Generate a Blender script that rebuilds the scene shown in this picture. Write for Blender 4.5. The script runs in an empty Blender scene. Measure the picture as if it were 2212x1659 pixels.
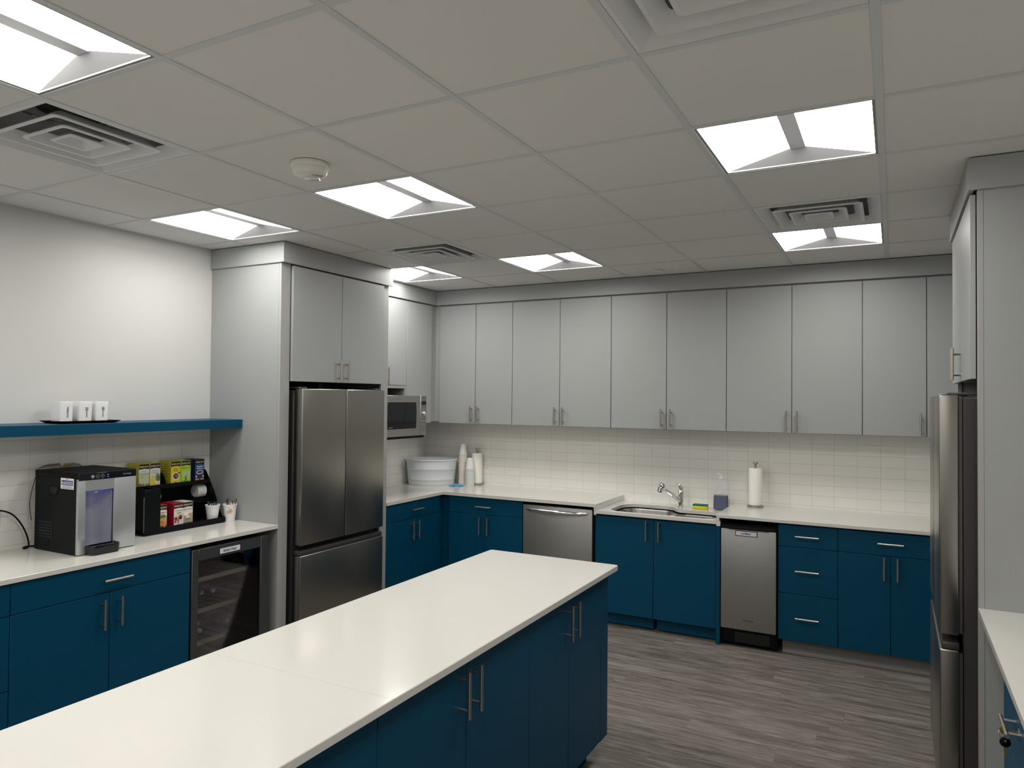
import bpy, bmesh, math, random
from mathutils import Vector, Matrix
random.seed(7)
PI = math.pi
sc = bpy.context.scene
C = sc.collection

# ---------------------------------------------------------------- camera, world, exposure
F_PX, YAW, PITCH, ROLL, CAMZ = 1554.73, .48747, .01896, .00913, 1.7238
def camera():
    cy, sy = math.cos(YAW), math.sin(YAW)
    f = Vector((-sy, cy, 0)); r = Vector((cy, sy, 0)); u = Vector((0, 0, 1))
    cp, sp = math.cos(PITCH), math.sin(PITCH)
    f2 = cp*f + sp*u; u2 = -sp*f + cp*u
    cr, sr = math.cos(ROLL), math.sin(ROLL)
    r3 = cr*r + sr*u2; u3 = -sr*r + cr*u2
    cd = bpy.data.cameras.new('camera'); o = bpy.data.objects.new('camera', cd); C.objects.link(o)
    cd.sensor_width = 36; cd.lens = F_PX/2212*36; cd.clip_start = .02; cd.clip_end = 60
    m = Matrix((r3, u3, -f2)).transposed().to_4x4(); m.translation = (0, 0, CAMZ)
    o.matrix_world = m
    sc.camera = o
camera()
w = bpy.data.worlds.new('world'); sc.world = w; w.use_nodes = True
w.node_tree.nodes['Background'].inputs[0].default_value = (.8, .8, .8, 1)
w.node_tree.nodes['Background'].inputs[1].default_value = .02
sc.view_settings.view_transform = 'Standard'
sc.view_settings.look = 'None'
sc.view_settings.gamma = 1
sc.view_settings.use_curve_mapping = False
sc.view_settings.exposure = 0
LIGHT = 14.6           # emission of the ceiling light lenses
sc.cycles.use_denoising = True
sc.cycles.max_bounces = 10
sc.cycles.diffuse_bounces = 6
sc.cycles.glossy_bounces = 5
sc.cycles.transparent_max_bounces = 12
sc.cycles.caustics_reflective = False
sc.cycles.caustics_refractive = False
sc.cycles.sample_clamp_indirect = 6

# ---------------------------------------------------------------- room numbers (metres, floor z=0)
XL, XR, YB, YF, ZC = -4.05, .95, 5.84, -3.2, 2.6972     # left, right, back, front wall, ceiling
T = .6096
GX0, GY0 = -.0397, 1.957                                # a ceiling grid crossing

# ---------------------------------------------------------------- materials
MATS = {}
def mat(name, col, rough=.5, metal=0, bump=0, bscale=200, stretch=None, var=0, spec=.5, coat=0, emit=0, trans=0, alpha=1, ior=1.45, ecol=None, coord='Object'):
    m = bpy.data.materials.new(name); m.use_nodes = True
    nt = m.node_tree; n = nt.nodes; b = n['Principled BSDF']
    b.inputs['Base Color'].default_value = (*col, 1)
    b.inputs['Roughness'].default_value = rough
    b.inputs['Metallic'].default_value = metal
    b.inputs['Specular IOR Level'].default_value = spec
    b.inputs['Coat Weight'].default_value = coat
    b.inputs['IOR'].default_value = ior
    b.inputs['Transmission Weight'].default_value = trans
    if emit:
        b.inputs['Emission Color'].default_value = (*(ecol or col), 1); b.inputs['Emission Strength'].default_value = emit
    if bump or var:
        tc = n.new('ShaderNodeTexCoord'); mp = n.new('ShaderNodeMapping')
        nt.links.new(tc.outputs[coord], mp.inputs[0])
        if stretch: mp.inputs['Scale'].default_value = stretch
        nz = n.new('ShaderNodeTexNoise'); nz.inputs['Scale'].default_value = bscale; nz.inputs['Detail'].default_value = 3
        nt.links.new(mp.outputs[0], nz.inputs[0])
        if bump:
            bp = n.new('ShaderNodeBump'); bp.inputs['Strength'].default_value = bump; bp.inputs['Distance'].default_value = .001
            nt.links.new(nz.outputs[0], bp.inputs['Height']); nt.links.new(bp.outputs[0], b.inputs['Normal'])
        if var:
            mx = n.new('ShaderNodeMix'); mx.data_type = 'RGBA'
            mx.inputs[6].default_value = (*[c*(1-var) for c in col], 1); mx.inputs[7].default_value = (*[min(1, c*(1+var)) for c in col], 1)
            nt.links.new(nz.outputs[0], mx.inputs[0]); nt.links.new(mx.outputs[2], b.inputs['Base Color'])
    MATS[name] = m
    return m
def glassy(name, col, tint=.5, rough=.02):
    """clear or tinted plastic / glass sheet: see-through with a coated reflection"""
    m = bpy.data.materials.new(name); m.use_nodes = True
    nt = m.node_tree; n = nt.nodes; n.remove(n['Principled BSDF'])
    t = n.new('ShaderNodeBsdfTransparent'); t.inputs[0].default_value = (*[1-(1-c)*tint if tint < 1 else c for c in col], 1)
    g = n.new('ShaderNodeBsdfGlossy'); g.inputs['Roughness'].default_value = rough
    fr = n.new('ShaderNodeFresnel'); fr.inputs[0].default_value = 1.45
    mx = n.new('ShaderNodeMixShader'); nt.links.new(fr.outputs[0], mx.inputs[0])
    nt.links.new(t.outputs[0], mx.inputs[1]); nt.links.new(g.outputs[0], mx.inputs[2])
    nt.links.new(mx.outputs[0], n['Material Output'].inputs[0])
    MATS[name] = m
    return m
def milky(name, col, see=.4, rough=.35):
    """translucent plastic"""
    m = bpy.data.materials.new(name); m.use_nodes = True
    nt = m.node_tree; n = nt.nodes; b = n['Principled BSDF']
    b.inputs['Base Color'].default_value = (*col, 1); b.inputs['Roughness'].default_value = rough
    t = n.new('ShaderNodeBsdfTransparent'); mx = n.new('ShaderNodeMixShader'); mx.inputs[0].default_value = see
    nt.links.new(b.outputs[0], mx.inputs[1]); nt.links.new(t.outputs[0], mx.inputs[2])
    nt.links.new(mx.outputs[0], n['Material Output'].inputs[0])
    MATS[name] = m
    return m

mat('grey_laminate', (.355, .365, .365), .42, bump=.12, bscale=420, stretch=(1, 1, .25), var=.03, spec=.4)
mat('grey_edge', (.36, .365, .36), .4)
mat('blue_laminate', (.0005, .056, .114), .42, bump=.08, bscale=500, spec=.22)
mat('dark_gap', (.012, .012, .013), .8)
mat('quartz', (.685, .67, .63), .11, var=.015, bscale=60, spec=.5)
mat('white_paint', (.60, .60, .585), .6, bump=.05, bscale=300)
mat('ceiling_tile', (.74, .73, .71), .9, bump=.25, bscale=260, var=.04)
mat('tee_metal', (.62, .63, .635), .45)
mat('white_metal', (.70, .71, .71), .4)
mat('plenum', (.75, .76, .77), .5, metal=0, var=.3, bscale=8)
mat('light_lens', (.9, .9, .9), .5, emit=LIGHT, ecol=(1, .975, .925))
mat('painted_end_glow', (.06, .06, .06), .6, emit=.80)  # end panels: near-black base, weak glow painted in for light caught from the lenses
mat('fixture_rim', (.24, .24, .24), .5)
mat('light_bar', (.50, .505, .52), .5)
mat('nickel', (.50, .465, .41), .32, metal=1)
mat('chrome', (.82, .83, .85), .06, metal=1)
mat('steel', (.31, .30, .275), .30, metal=1, bump=.05, bscale=90, stretch=(60, 60, 1), var=.03)
mat('steel_light', (.375, .375, .36), .48, metal=1, bump=.05, bscale=90, stretch=(1, 1, 60), var=.03)
mat('steel_sink', (.50, .49, .47), .22, metal=1)
mat('fridge_side', (.055, .05, .05), .45, metal=.3, bump=.1, bscale=300)
mat('fridge_dark', (.09, .09, .092), .35, metal=.6)
mat('black_plastic', (.005, .006, .007), .42, spec=.12)
mat('black_matte', (.006, .006, .007), .6, spec=.15)
mat('black_gloss', (.008, .009, .012), .08)
mat('silver_plastic', (.46, .48, .49), .33, metal=.55)
mat('alcove', (.42, .43, .53), .3, metal=.3)
mat('white_ceramic', (.80, .81, .82), .12)
mat('white_enamel', (.70, .73, .76), .3, bump=.1, bscale=60)
mat('white_foam', (.80, .80, .79), .6)
mat('white_plastic', (.78, .77, .73), .4)
mat('paper', (.86, .84, .78), .8, bump=.5, bscale=150)
mat('peach_cup', (.82, .72, .61), .5)
mat('blue_cup', (.70, .76, .79), .5)
mat('cloth_blue', (.06, .38, .62), .8, bump=.4, bscale=400)
mat('sponge_yellow', (.72, .60, .03), .9, bump=.8, bscale=500)
mat('sponge_green', (.01, .16, .10), .95, bump=.9, bscale=700)
mat('soap_liquid', (.004, .014, .10), .15)
mat('grey_rubber', (.20, .195, .185), .55)
mat('brass', (.60, .42, .16), .3, metal=1)
mat('wood_strip', (.74, .60, .38), .6, var=.2, bscale=12, stretch=(8, 1, 8))
mat('cooler_frame', (.09, .095, .10), .35, metal=.6, bump=.05, bscale=200)
mat('cooler_inside', (.03, .03, .036), .6)
mat('led_blue', (.1, .12, 1), .5, emit=2.6, ecol=(.14, .16, 1))
mat('ring_print', (.35, .38, .42), .4)
mat('print_white', (.82, .82, .80), .5)
mat('print_black', (.01, .01, .012), .5)
mat('print_navy', (.01, .02, .10), .5)
mat('print_purple', (.08, .06, .30), .5)
mat('print_gold', (.75, .55, .28), .4)
mat('print_red', (.45, .02, .04), .5)
mat('print_crimson', (.35, .01, .04), .5)
mat('print_orange', (.75, .25, .03), .5)
mat('print_brown', (.10, .045, .02), .5)
mat('print_tan', (.45, .36, .22), .5)
mat('print_yellow', (.72, .58, .03), .5)
mat('print_dull_yellow', (.52, .46, .04), .5)
mat('print_lime', (.42, .62, .04), .5)
mat('print_green', (.06, .20, .03), .5)
mat('print_pale_green', (.45, .58, .35), .5)
mat('print_teal', (.03, .25, .25), .5)
mat('print_grey', (.25, .25, .24), .5)
mat('print_pale', (.68, .68, .64), .5)
mat('print_blue', (.02, .08, .25), .5)
mat('strobe_lens', (.75, .77, .8), .08, metal=.4)
mat('bottle_label', (.25, .33, .45), .5)
glassy('cooler_glass', (.86, .86, .90), 1)
glassy('clear_plastic', (.78, .80, .82), 1, .1)
milky('jug_plastic', (.74, .77, .78), .86)
milky('bottle_plastic', (.55, .6, .62), .72, .15)

def floor_mat():
    m = bpy.data.materials.new('vinyl_planks'); m.use_nodes = True
    nt = m.node_tree; n = nt.nodes; L = nt.links.new; b = n['Principled BSDF']
    tc = n.new('ShaderNodeTexCoord')
    # every row of planks is shifted by its own amount
    sx_ = n.new('ShaderNodeSeparateXYZ'); L(tc.outputs['Object'], sx_.inputs[0])
    dv = n.new('ShaderNodeMath'); dv.operation = 'DIVIDE'; dv.inputs[1].default_value = .152; L(sx_.outputs['Y'], dv.inputs[0])
    fl = n.new('ShaderNodeMath'); fl.operation = 'FLOOR'; L(dv.outputs[0], fl.inputs[0])
    wn = n.new('ShaderNodeTexWhiteNoise'); wn.noise_dimensions = '1D'; L(fl.outputs[0], wn.inputs['W'])
    ma = n.new('ShaderNodeMath'); ma.operation = 'MULTIPLY_ADD'; ma.inputs[1].default_value = 1.22; L(wn.outputs['Value'], ma.inputs[0]); L(sx_.outputs['X'], ma.inputs[2])
    cb = n.new('ShaderNodeCombineXYZ'); L(ma.outputs[0], cb.inputs[0]); L(sx_.outputs['Y'], cb.inputs[1])
    br = n.new('ShaderNodeTexBrick'); br.offset = 0
    br.inputs['Scale'].default_value = 1; br.inputs['Mortar Size'].default_value = .0005
    br.inputs['Brick Width'].default_value = 1.22; br.inputs['Row Height'].default_value = .152
    br.inputs['Color1'].default_value = (0, 0, 0, 1); br.inputs['Color2'].default_value = (1, 1, 1, 1); br.inputs['Mortar'].default_value = (.5, .5, .5, 1)
    L(cb.outputs[0], br.inputs[0])
    # per plank offset of the grain
    sep = n.new('ShaderNodeVectorMath'); sep.operation = 'MULTIPLY'; sep.inputs[1].default_value = (7.3, 3.1, 0)
    L(br.outputs['Color'], sep.inputs[0])
    add = n.new('ShaderNodeVectorMath'); add.operation = 'ADD'; L(tc.outputs['Object'], add.inputs[0]); L(sep.outputs[0], add.inputs[1])
    def grain(scale, st, det, dist=0):
        mp = n.new('ShaderNodeMapping'); mp.inputs['Scale'].default_value = st; L(add.outputs[0], mp.inputs[0])
        z = n.new('ShaderNodeTexNoise'); z.inputs['Scale'].default_value = scale; z.inputs['Detail'].default_value = det
        z.inputs['Roughness'].default_value = .65; z.inputs['Distortion'].default_value = dist
        L(mp.outputs[0], z.inputs[0]); return z
    g1 = grain(1.0, (1.7, 19, 1), 8, 1.6); g2 = grain(1.0, (9, 150, 1), 5, .6); g3 = grain(1.0, (5, 60, 1), 5, 1.2)
    mix = n.new('ShaderNodeMath'); mix.operation = 'MULTIPLY_ADD'; mix.inputs[1].default_value = .62
    sc2 = n.new('ShaderNodeMath'); sc2.operation = 'MULTIPLY'; sc2.inputs[1].default_value = .38
    L(g2.outputs[0], sc2.inputs[0]); L(g1.outputs[0], mix.inputs[0]); L(sc2.outputs[0], mix.inputs[2])
    pl = n.new('ShaderNodeMath'); pl.operation = 'MULTIPLY_ADD'; pl.inputs[1].default_value = .055; L(br.outputs['Color'], pl.inputs[0]); L(mix.outputs[0], pl.inputs[2])
    cr = n.new('ShaderNodeValToRGB'); e = cr.color_ramp.elements
    e[0].position = .385; e[0].color = (.075, .064, .056, 1)
    e[1].position = .66; e[1].color = (.315, .283, .25, 1)
    k = cr.color_ramp.elements.new(.53); k.color = (.185, .164, .144, 1)
    L(pl.outputs[0], cr.inputs[0])
    st = n.new('ShaderNodeValToRGB'); st.color_ramp.elements[0].position = .68; st.color_ramp.elements[1].position = .76
    L(g3.outputs[0], st.inputs[0])
    mx = n.new('ShaderNodeMix'); mx.data_type = 'RGBA'; mx.inputs[7].default_value = (.42, .41, .39, 1)
    sm = n.new('ShaderNodeMath'); sm.operation = 'MULTIPLY'; sm.inputs[1].default_value = .45; L(st.outputs[0], sm.inputs[0])
    L(sm.outputs[0], mx.inputs[0]); L(cr.outputs[0], mx.inputs[6])
    mm = n.new('ShaderNodeMix'); mm.data_type = 'RGBA'; mm.inputs[7].default_value = (.11, .098, .086, 1)
    L(br.outputs['Fac'], mm.inputs[0]); L(mx.outputs[2], mm.inputs[6]); L(mm.outputs[2], b.inputs['Base Color'])
    b.inputs['Roughness'].default_value = .48; b.inputs['Specular IOR Level'].default_value = .35
    bp = n.new('ShaderNodeBump'); bp.inputs['Strength'].default_value = .15; bp.inputs['Distance'].default_value = .001
    L(g2.outputs[0], bp.inputs['Height']); L(bp.outputs[0], b.inputs['Normal'])
    MATS['vinyl_planks'] = m
floor_mat()

def tile_mat(name, axis, u0, v0):
    """stacked 6 x 3 inch glossy wall tile; axis: which world axis runs along the wall"""
    m = bpy.data.materials.new(name); m.use_nodes = True
    nt = m.node_tree; n = nt.nodes; L = nt.links.new; b = n['Principled BSDF']
    tc = n.new('ShaderNodeTexCoord'); s = n.new('ShaderNodeSeparateXYZ'); c = n.new('ShaderNodeCombineXYZ')
    L(tc.outputs['Object'], s.inputs[0])
    a1 = n.new('ShaderNodeMath'); a1.operation = 'SUBTRACT'; a1.inputs[1].default_value = u0 - 30*.1537; L(s.outputs[axis], a1.inputs[0])
    a2 = n.new('ShaderNodeMath'); a2.operation = 'SUBTRACT'; a2.inputs[1].default_value = v0 - 10*.0775; L(s.outputs['Z'], a2.inputs[0])
    L(a1.outputs[0], c.inputs[0]); L(a2.outputs[0], c.inputs[1])
    br = n.new('ShaderNodeTexBrick'); br.offset = 0
    br.inputs['Scale'].default_value = 1; br.inputs['Mortar Size'].default_value = .0013; br.inputs['Mortar Smooth'].default_value = .25
    br.inputs['Brick Width'].default_value = .1537; br.inputs['Row Height'].default_value = .0775
    br.inputs['Color1'].default_value = (.87, .855, .81, 1); br.inputs['Color2'].default_value = (.90, .885, .84, 1); br.inputs['Mortar'].default_value = (.66, .65, .61, 1)
    L(c.outputs[0], br.inputs[0]); L(br.outputs['Color'], b.inputs['Base Color'])
    z = n.new('ShaderNodeTexNoise'); z.inputs['Scale'].default_value = 9; z.inputs['Detail'].default_value = 1; L(c.outputs[0], z.inputs[0])
    h = n.new('ShaderNodeMath'); h.operation = 'MULTIPLY_ADD'; h.inputs[1].default_value = -.9
    zz = n.new('ShaderNodeMath'); zz.operation = 'MULTIPLY'; zz.inputs[1].default_value = 1.6; L(z.outputs[0], zz.inputs[0])
    L(br.outputs['Fac'], h.inputs[0]); L(zz.outputs[0], h.inputs[2])
    bp = n.new('ShaderNodeBump'); bp.inputs['Strength'].default_value = .6; bp.inputs['Distance'].default_value = .0022
    L(h.outputs[0], bp.inputs['Height']); L(bp.outputs[0], b.inputs['Normal'])
    r = n.new('ShaderNodeMath'); r.operation = 'MULTIPLY_ADD'; r.inputs[1].default_value = .4; r.inputs[2].default_value = .16; L(br.outputs['Fac'], r.inputs[0]); L(r.outputs[0], b.inputs['Roughness'])
    MATS[name] = m
tile_mat('tile_back', 'X', -3.308, .934)
tile_mat('tile_left', 'Y', 2.026, .934)

# ---------------------------------------------------------------- mesh builder
class B:
    def __init__(s, *mats):
        s.bm = bmesh.new(); s.mats = list(mats) or ['white_plastic']; s.mi = 0
    def m(s, name):
        if name not in s.mats: s.mats.append(name)
        s.mi = s.mats.index(name); return s
    def _tag(s, faces, smooth=False):
        for f in faces: f.material_index = s.mi; f.smooth = smooth
    def box(s, x0, x1, y0, y1, z0, z1, bev=0, seg=1, rot=None, about=None):
        if x1 < x0: x0, x1 = x1, x0
        if y1 < y0: y0, y1 = y1, y0
        if z1 < z0: z0, z1 = z1, z0
        t = bmesh.new(); bmesh.ops.create_cube(t, size=1)
        for v in t.verts: v.co = Vector(((x0+x1)/2+v.co.x*(x1-x0), (y0+y1)/2+v.co.y*(y1-y0), (z0+z1)/2+v.co.z*(z1-z0)))
        if bev: bmesh.ops.bevel(t, geom=list(t.edges), offset=bev, segments=seg, affect='EDGES', profile=.5)
        if rot is not None:
            bmesh.ops.rotate(t, cent=Vector(about) if about else Vector(((x0+x1)/2, (y0+y1)/2, (z0+z1)/2)), matrix=rot, verts=t.verts)
        s._merge(t, smooth=bool(bev and seg > 1)); return s
    def _merge(s, t, smooth=False):
        mp = {}
        for v in t.verts: mp[v] = s.bm.verts.new(v.co)
        for f in t.faces:
            try: g = s.bm.faces.new([mp[v] for v in f.verts])
            except ValueError: continue
            g.material_index = s.mi; g.smooth = smooth or f.smooth
        t.free()
    def lathe(s, prof, c=(0, 0, 0), seg=24, axis='Z', cap=True, sx=1, sy=1, rz=0):
        """prof: list of (radius, height) along axis"""
        rings = []
        for r, h in prof:
            ring = []
            for i in range(seg):
                a = 2*PI*i/seg; p = Vector((r*sx*math.cos(a), r*sy*math.sin(a), h))
                if rz: p = Matrix.Rotation(rz, 3, 'Z') @ p
                if axis == 'X': p = Vector((p.z, p.x, p.y))
                elif axis == 'Y': p = Vector((p.y, p.z, p.x))
                ring.append(s.bm.verts.new(p + Vector(c)))
            rings.append(ring)
        fs = []
        for a, b in zip(rings, rings[1:]):
            for i in range(seg):
                j = (i+1) % seg
                fs.append(s.bm.faces.new((a[i], a[j], b[j], b[i])))
        s._tag(fs, True)
        if cap:
            cs = []
            if prof[0][0] > 1e-6: cs.append(s.bm.faces.new(rings[0][::-1]))
            if prof[-1][0] > 1e-6: cs.append(s.bm.faces.new(rings[-1]))
            s._tag(cs)
        return s
    def tube(s, pts, r, seg=10, cap=True, radii=None):
        pts = [Vector(p) for p in pts]; rings = []; up = None
        for i, p in enumerate(pts):
            d = (pts[min(i+1, len(pts)-1)] - pts[max(i-1, 0)]).normalized()
            if up is None:
                up = Vector((0, 0, 1)) if abs(d.z) < .9 else Vector((1, 0, 0))
            a = d.cross(up).normalized(); b = a.cross(d).normalized(); up = b
            rr = radii[i] if radii else r
            rings.append([s.bm.verts.new(p + a*rr*math.cos(2*PI*k/seg) + b*rr*math.sin(2*PI*k/seg)) for k in range(seg)])
        fs = []
        for a, b in zip(rings, rings[1:]):
            for k in range(seg):
                j = (k+1) % seg; fs.append(s.bm.faces.new((a[k], b[k], b[j], a[j])))
        s._tag(fs, True)
        if cap: s._tag([s.bm.faces.new(rings[0]), s.bm.faces.new(rings[-1][::-1])])
        return s
    def poly(s, pts, d):
        """flat polygon pts extruded along vector d"""
        d = Vector(d); a = [s.bm.verts.new(Vector(p)) for p in pts]; b = [s.bm.verts.new(Vector(p)+d) for p in pts]; n = len(a)
        fs = [s.bm.faces.new(a[::-1]), s.bm.faces.new(b)]
        for i in range(n): fs.append(s.bm.faces.new((a[i], a[(i+1) % n], b[(i+1) % n], b[i])))
        s._tag(fs); return s
    def quad(s, pts, smooth=False):
        s._tag([s.bm.faces.new([s.bm.verts.new(Vector(p)) for p in pts])], smooth); return s
    def done(s, name, parent=None, label=None, bevel_mod=0):
        bmesh.ops.recalc_face_normals(s.bm, faces=s.bm.faces)
        me = bpy.data.meshes.new(name)
        if parent is not None:
            p = parent; base = Vector((0, 0, 0))
            while p is not None: base += p.location; p = p.parent
            for v in s.bm.verts: v.co -= base
        s.bm.to_mesh(me); s.bm.free()
        for k in s.mats: me.materials.append(MATS[k])
        try: me.set_sharp_from_angle(angle=math.radians(38))
        except Exception: pass
        o = bpy.data.objects.new(name, me); C.objects.link(o)
        if parent is not None: o.parent = parent
        if label: o['label'] = label
        return o
def thing(name, label, cat, loc=(0, 0, 0), group=None):
    o = bpy.data.objects.new(name, None); C.objects.link(o); o.location = loc; o.empty_display_size = .05
    o['label'] = label; o['category'] = cat
    if group: o['group'] = group
    return o
def tag(o, label, cat, group=None):
    o['label'] = label; o['category'] = cat
    if group: o['group'] = group
    return o
def struct(o): o['kind'] = 'structure'; return o

def text(s, pos, right, up, height, m, parent, width=None, name='lettering', depth=.0004, bold=0):
    """letters built as thin raised shapes; pos = centre, height = capital height"""
    cu = bpy.data.curves.new(name, 'FONT'); cu.body = s; cu.align_x = 'CENTER'; cu.align_y = 'CENTER'; cu.size = 1; cu.offset = bold
    cu.resolution_u = 3
    tmp = bpy.data.objects.new('tmp', cu); C.objects.link(tmp)
    dg = bpy.context.evaluated_depsgraph_get(); dg.update()
    me = bpy.data.meshes.new_from_object(tmp.evaluated_get(dg)); C.objects.unlink(tmp); bpy.data.objects.remove(tmp)
    xs = [v.co.x for v in me.vertices]; ys = [v.co.y for v in me.vertices]
    if not xs: return None
    k = height/.7; kx = (width/(max(xs)-min(xs))) if width else k
    cx, cyy = (max(xs)+min(xs))/2, (max(ys)+min(ys))/2
    R, U = Vector(right).normalized(), Vector(up).normalized(); N = R.cross(U)
    p = parent; base = Vector((0, 0, 0))
    while p is not None: base += p.location; p = p.parent
    P = Vector(pos) - base
    for v in me.vertices: v.co = P + R*((v.co.x-cx)*kx) + U*((v.co.y-cyy)*k) + N*depth
    me.materials.clear(); me.materials.append(MATS[m])
    me.name = name
    o = bpy.data.objects.new(name, me); C.objects.link(o); o.parent = parent
    return o

# wall frames: (u along the wall, d out of the front plane, z)
class Frame:
    def __init__(s, axis, plane, sign):      # axis: axis that runs along; sign: outward direction on the other axis
        s.axis, s.plane, s.sign = axis, plane, sign
    def box(s, b, u0, u1, d0, d1, z0, z1, bev=0, seg=1):
        p0, p1 = s.plane+s.sign*d0, s.plane+s.sign*d1
        if s.axis == 'y': b.box(p0, p1, u0, u1, z0, z1, bev, seg)
        else: b.box(u0, u1, p0, p1, z0, z1, bev, seg)
    def pt(s, u, d, z):
        p = s.plane+s.sign*d
        return Vector((p, u, z)) if s.axis == 'y' else Vector((u, p, z))
    def right(s):     # the direction that reads left-to-right for someone facing it
        return Vector((0, s.sign, 0)) if s.axis == 'y' else Vector((-s.sign, 0, 0))

def bar_handle(fr, u, z, vertical, parent, L=.147, so=.034, r=.0062, name='handle'):
    b = B('nickel'); h = L/2
    e = (lambda t: fr.pt(u, so, z+t)) if vertical else (lambda t: fr.pt(u+t, so, z))
    g = (lambda t: fr.pt(u, 0, z+t)) if vertical else (lambda t: fr.pt(u+t, 0, z))
    b.tube([e(-h), e(h)], r, 14)
    for t in (-.048, .048):
        b.tube([g(t), e(t)], .0045, 8)
    return b.done(name, parent)

def cabinet(name, label, cat, fr, u0, u1, z0, z1, depth, fronts, m, body_m=None, group=None, toe=None, thick=.019, g=.0016, body_top=None, hollow=False):
    """fronts: (kind, u0, u1, z0, z1, handle) with handle None or ('v'|'h', u, z)"""
    c = fr.pt((u0+u1)/2, 0, 0 if z0 < .3 else z0)
    o = thing(name, label, cat, c, group)
    b = B(body_m or m); t = .018
    fr.box(b, u0+.0005, u1-.0005, -thick-.003, -depth, z0, body_top or z1)
    if toe is not None:
        b.m(toe[0]); fr.box(b, u0+.0005, u1-.0005, -.075, -.09, 0, z0)
    b.done('body', o)
    for k, a0, a1, b0, b1, h in fronts:
        q = B(m); fr.box(q, a0+g, a1-g, 0, -thick, b0+g, b1-g, .0014)
        p = q.done(k, o)
        if h: bar_handle(fr, h[1], h[2], h[0] == 'v', p)
    return o

# ================================================================ THE ROOM
b = B('vinyl_planks'); b.box(XL-.1, XR+.1, YF-.1, YB+.1, -.05, 0); struct(b.done('floor'))
b = B('white_paint'); b.box(XL-.1, XL, YF, YB+.1, 0, ZC+.25); struct(b.done('wall_left'))
b = B('white_paint'); b.box(XL, XR, YB, YB+.1, 0, ZC+.25); struct(b.done('wall_back'))
b = B('white_paint'); b.box(XR, XR+.1, YF, YB+.1, 0, ZC+.25); struct(b.done('wall_right'))
b = B('white_paint'); b.box(XL-.1, XR+.1, YF-.1, YF, 0, ZC+.25); struct(b.done('wall_front'))
b = B('tile_back'); b.box(XL+.008, XR, YB-.008, YB, .80, 1.505); struct(b.done('trim_1'))
b = B('tile_left'); b.box(XL, XL+.008, 4.42, YB-.008, .88, 1.40); struct(b.done('trim_2'))
b = B('tile_left'); b.box(XL, XL+.008, YF+.02, 3.316, .88, 1.53); struct(b.done('trim_3'))

# ceiling: lay-in panels of a suspended grid, cells left open where a fixture sits
FIX = {}
for r in (-8, -5, -2, 1, 4):
    FIX[(0, r)] = 'L'; FIX[(3, r)] = 'L'; FIX[(5, r)] = 'L'
for c, r in ((0, 3), (0, -1), (4, 3), (4, -1)): FIX[(c, r)] = 'V'
def cell(c, r):      # c counts to the left from grid line A, r counts away from the camera
    x1 = GX0 - c*T; return x1-T, x1, GY0+r*T, GY0+(r+1)*T
b = B('ceiling_tile')
for c in range(-2, 8):
    for r in range(-9, 7):
        if (c, r) in FIX: continue
        x0, x1, y0, y1 = cell(c, r)
        x0, x1, y0, y1 = max(x0, XL), min(x1, XR), max(y0, YF), min(y1, YB)
        if x1-x0 < .02 or y1-y0 < .02: continue
        b.box(x0+.006, x1-.006, y0+.006, y1-.006, ZC+.0015, ZC+.017)
struct(b.done('ceiling'))
b = B('tee_metal')
for c in range(-2, 8):
    x = GX0 - c*T
    if XL+.03 < x < XR-.03: b.box(x-.012, x+.012, YF, YB, ZC-.0015, ZC+.0012)
for r in range(-9, 8):
    y = GY0 + r*T
    if not (YF+.03 < y < YB-.03): continue
    for c in range(-2, 8):
        x1 = GX0 - c*T; x0 = x1 - T; x0, x1 = max(x0, XL), min(x1, XR)
        if x1-x0 > .05: b.box(x0+.012, x1-.012, y-.012, y+.012, ZC-.0008, ZC+.0012)
for x0, x1, y0, y1 in ((XL, XL+.022, YF, 3.3), (XR-.022, XR, YF, 3.37)): b.box(x0, x1, y0, y1, ZC-.001, ZC+.0012)
struct(b.done('trim_4'))

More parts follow.
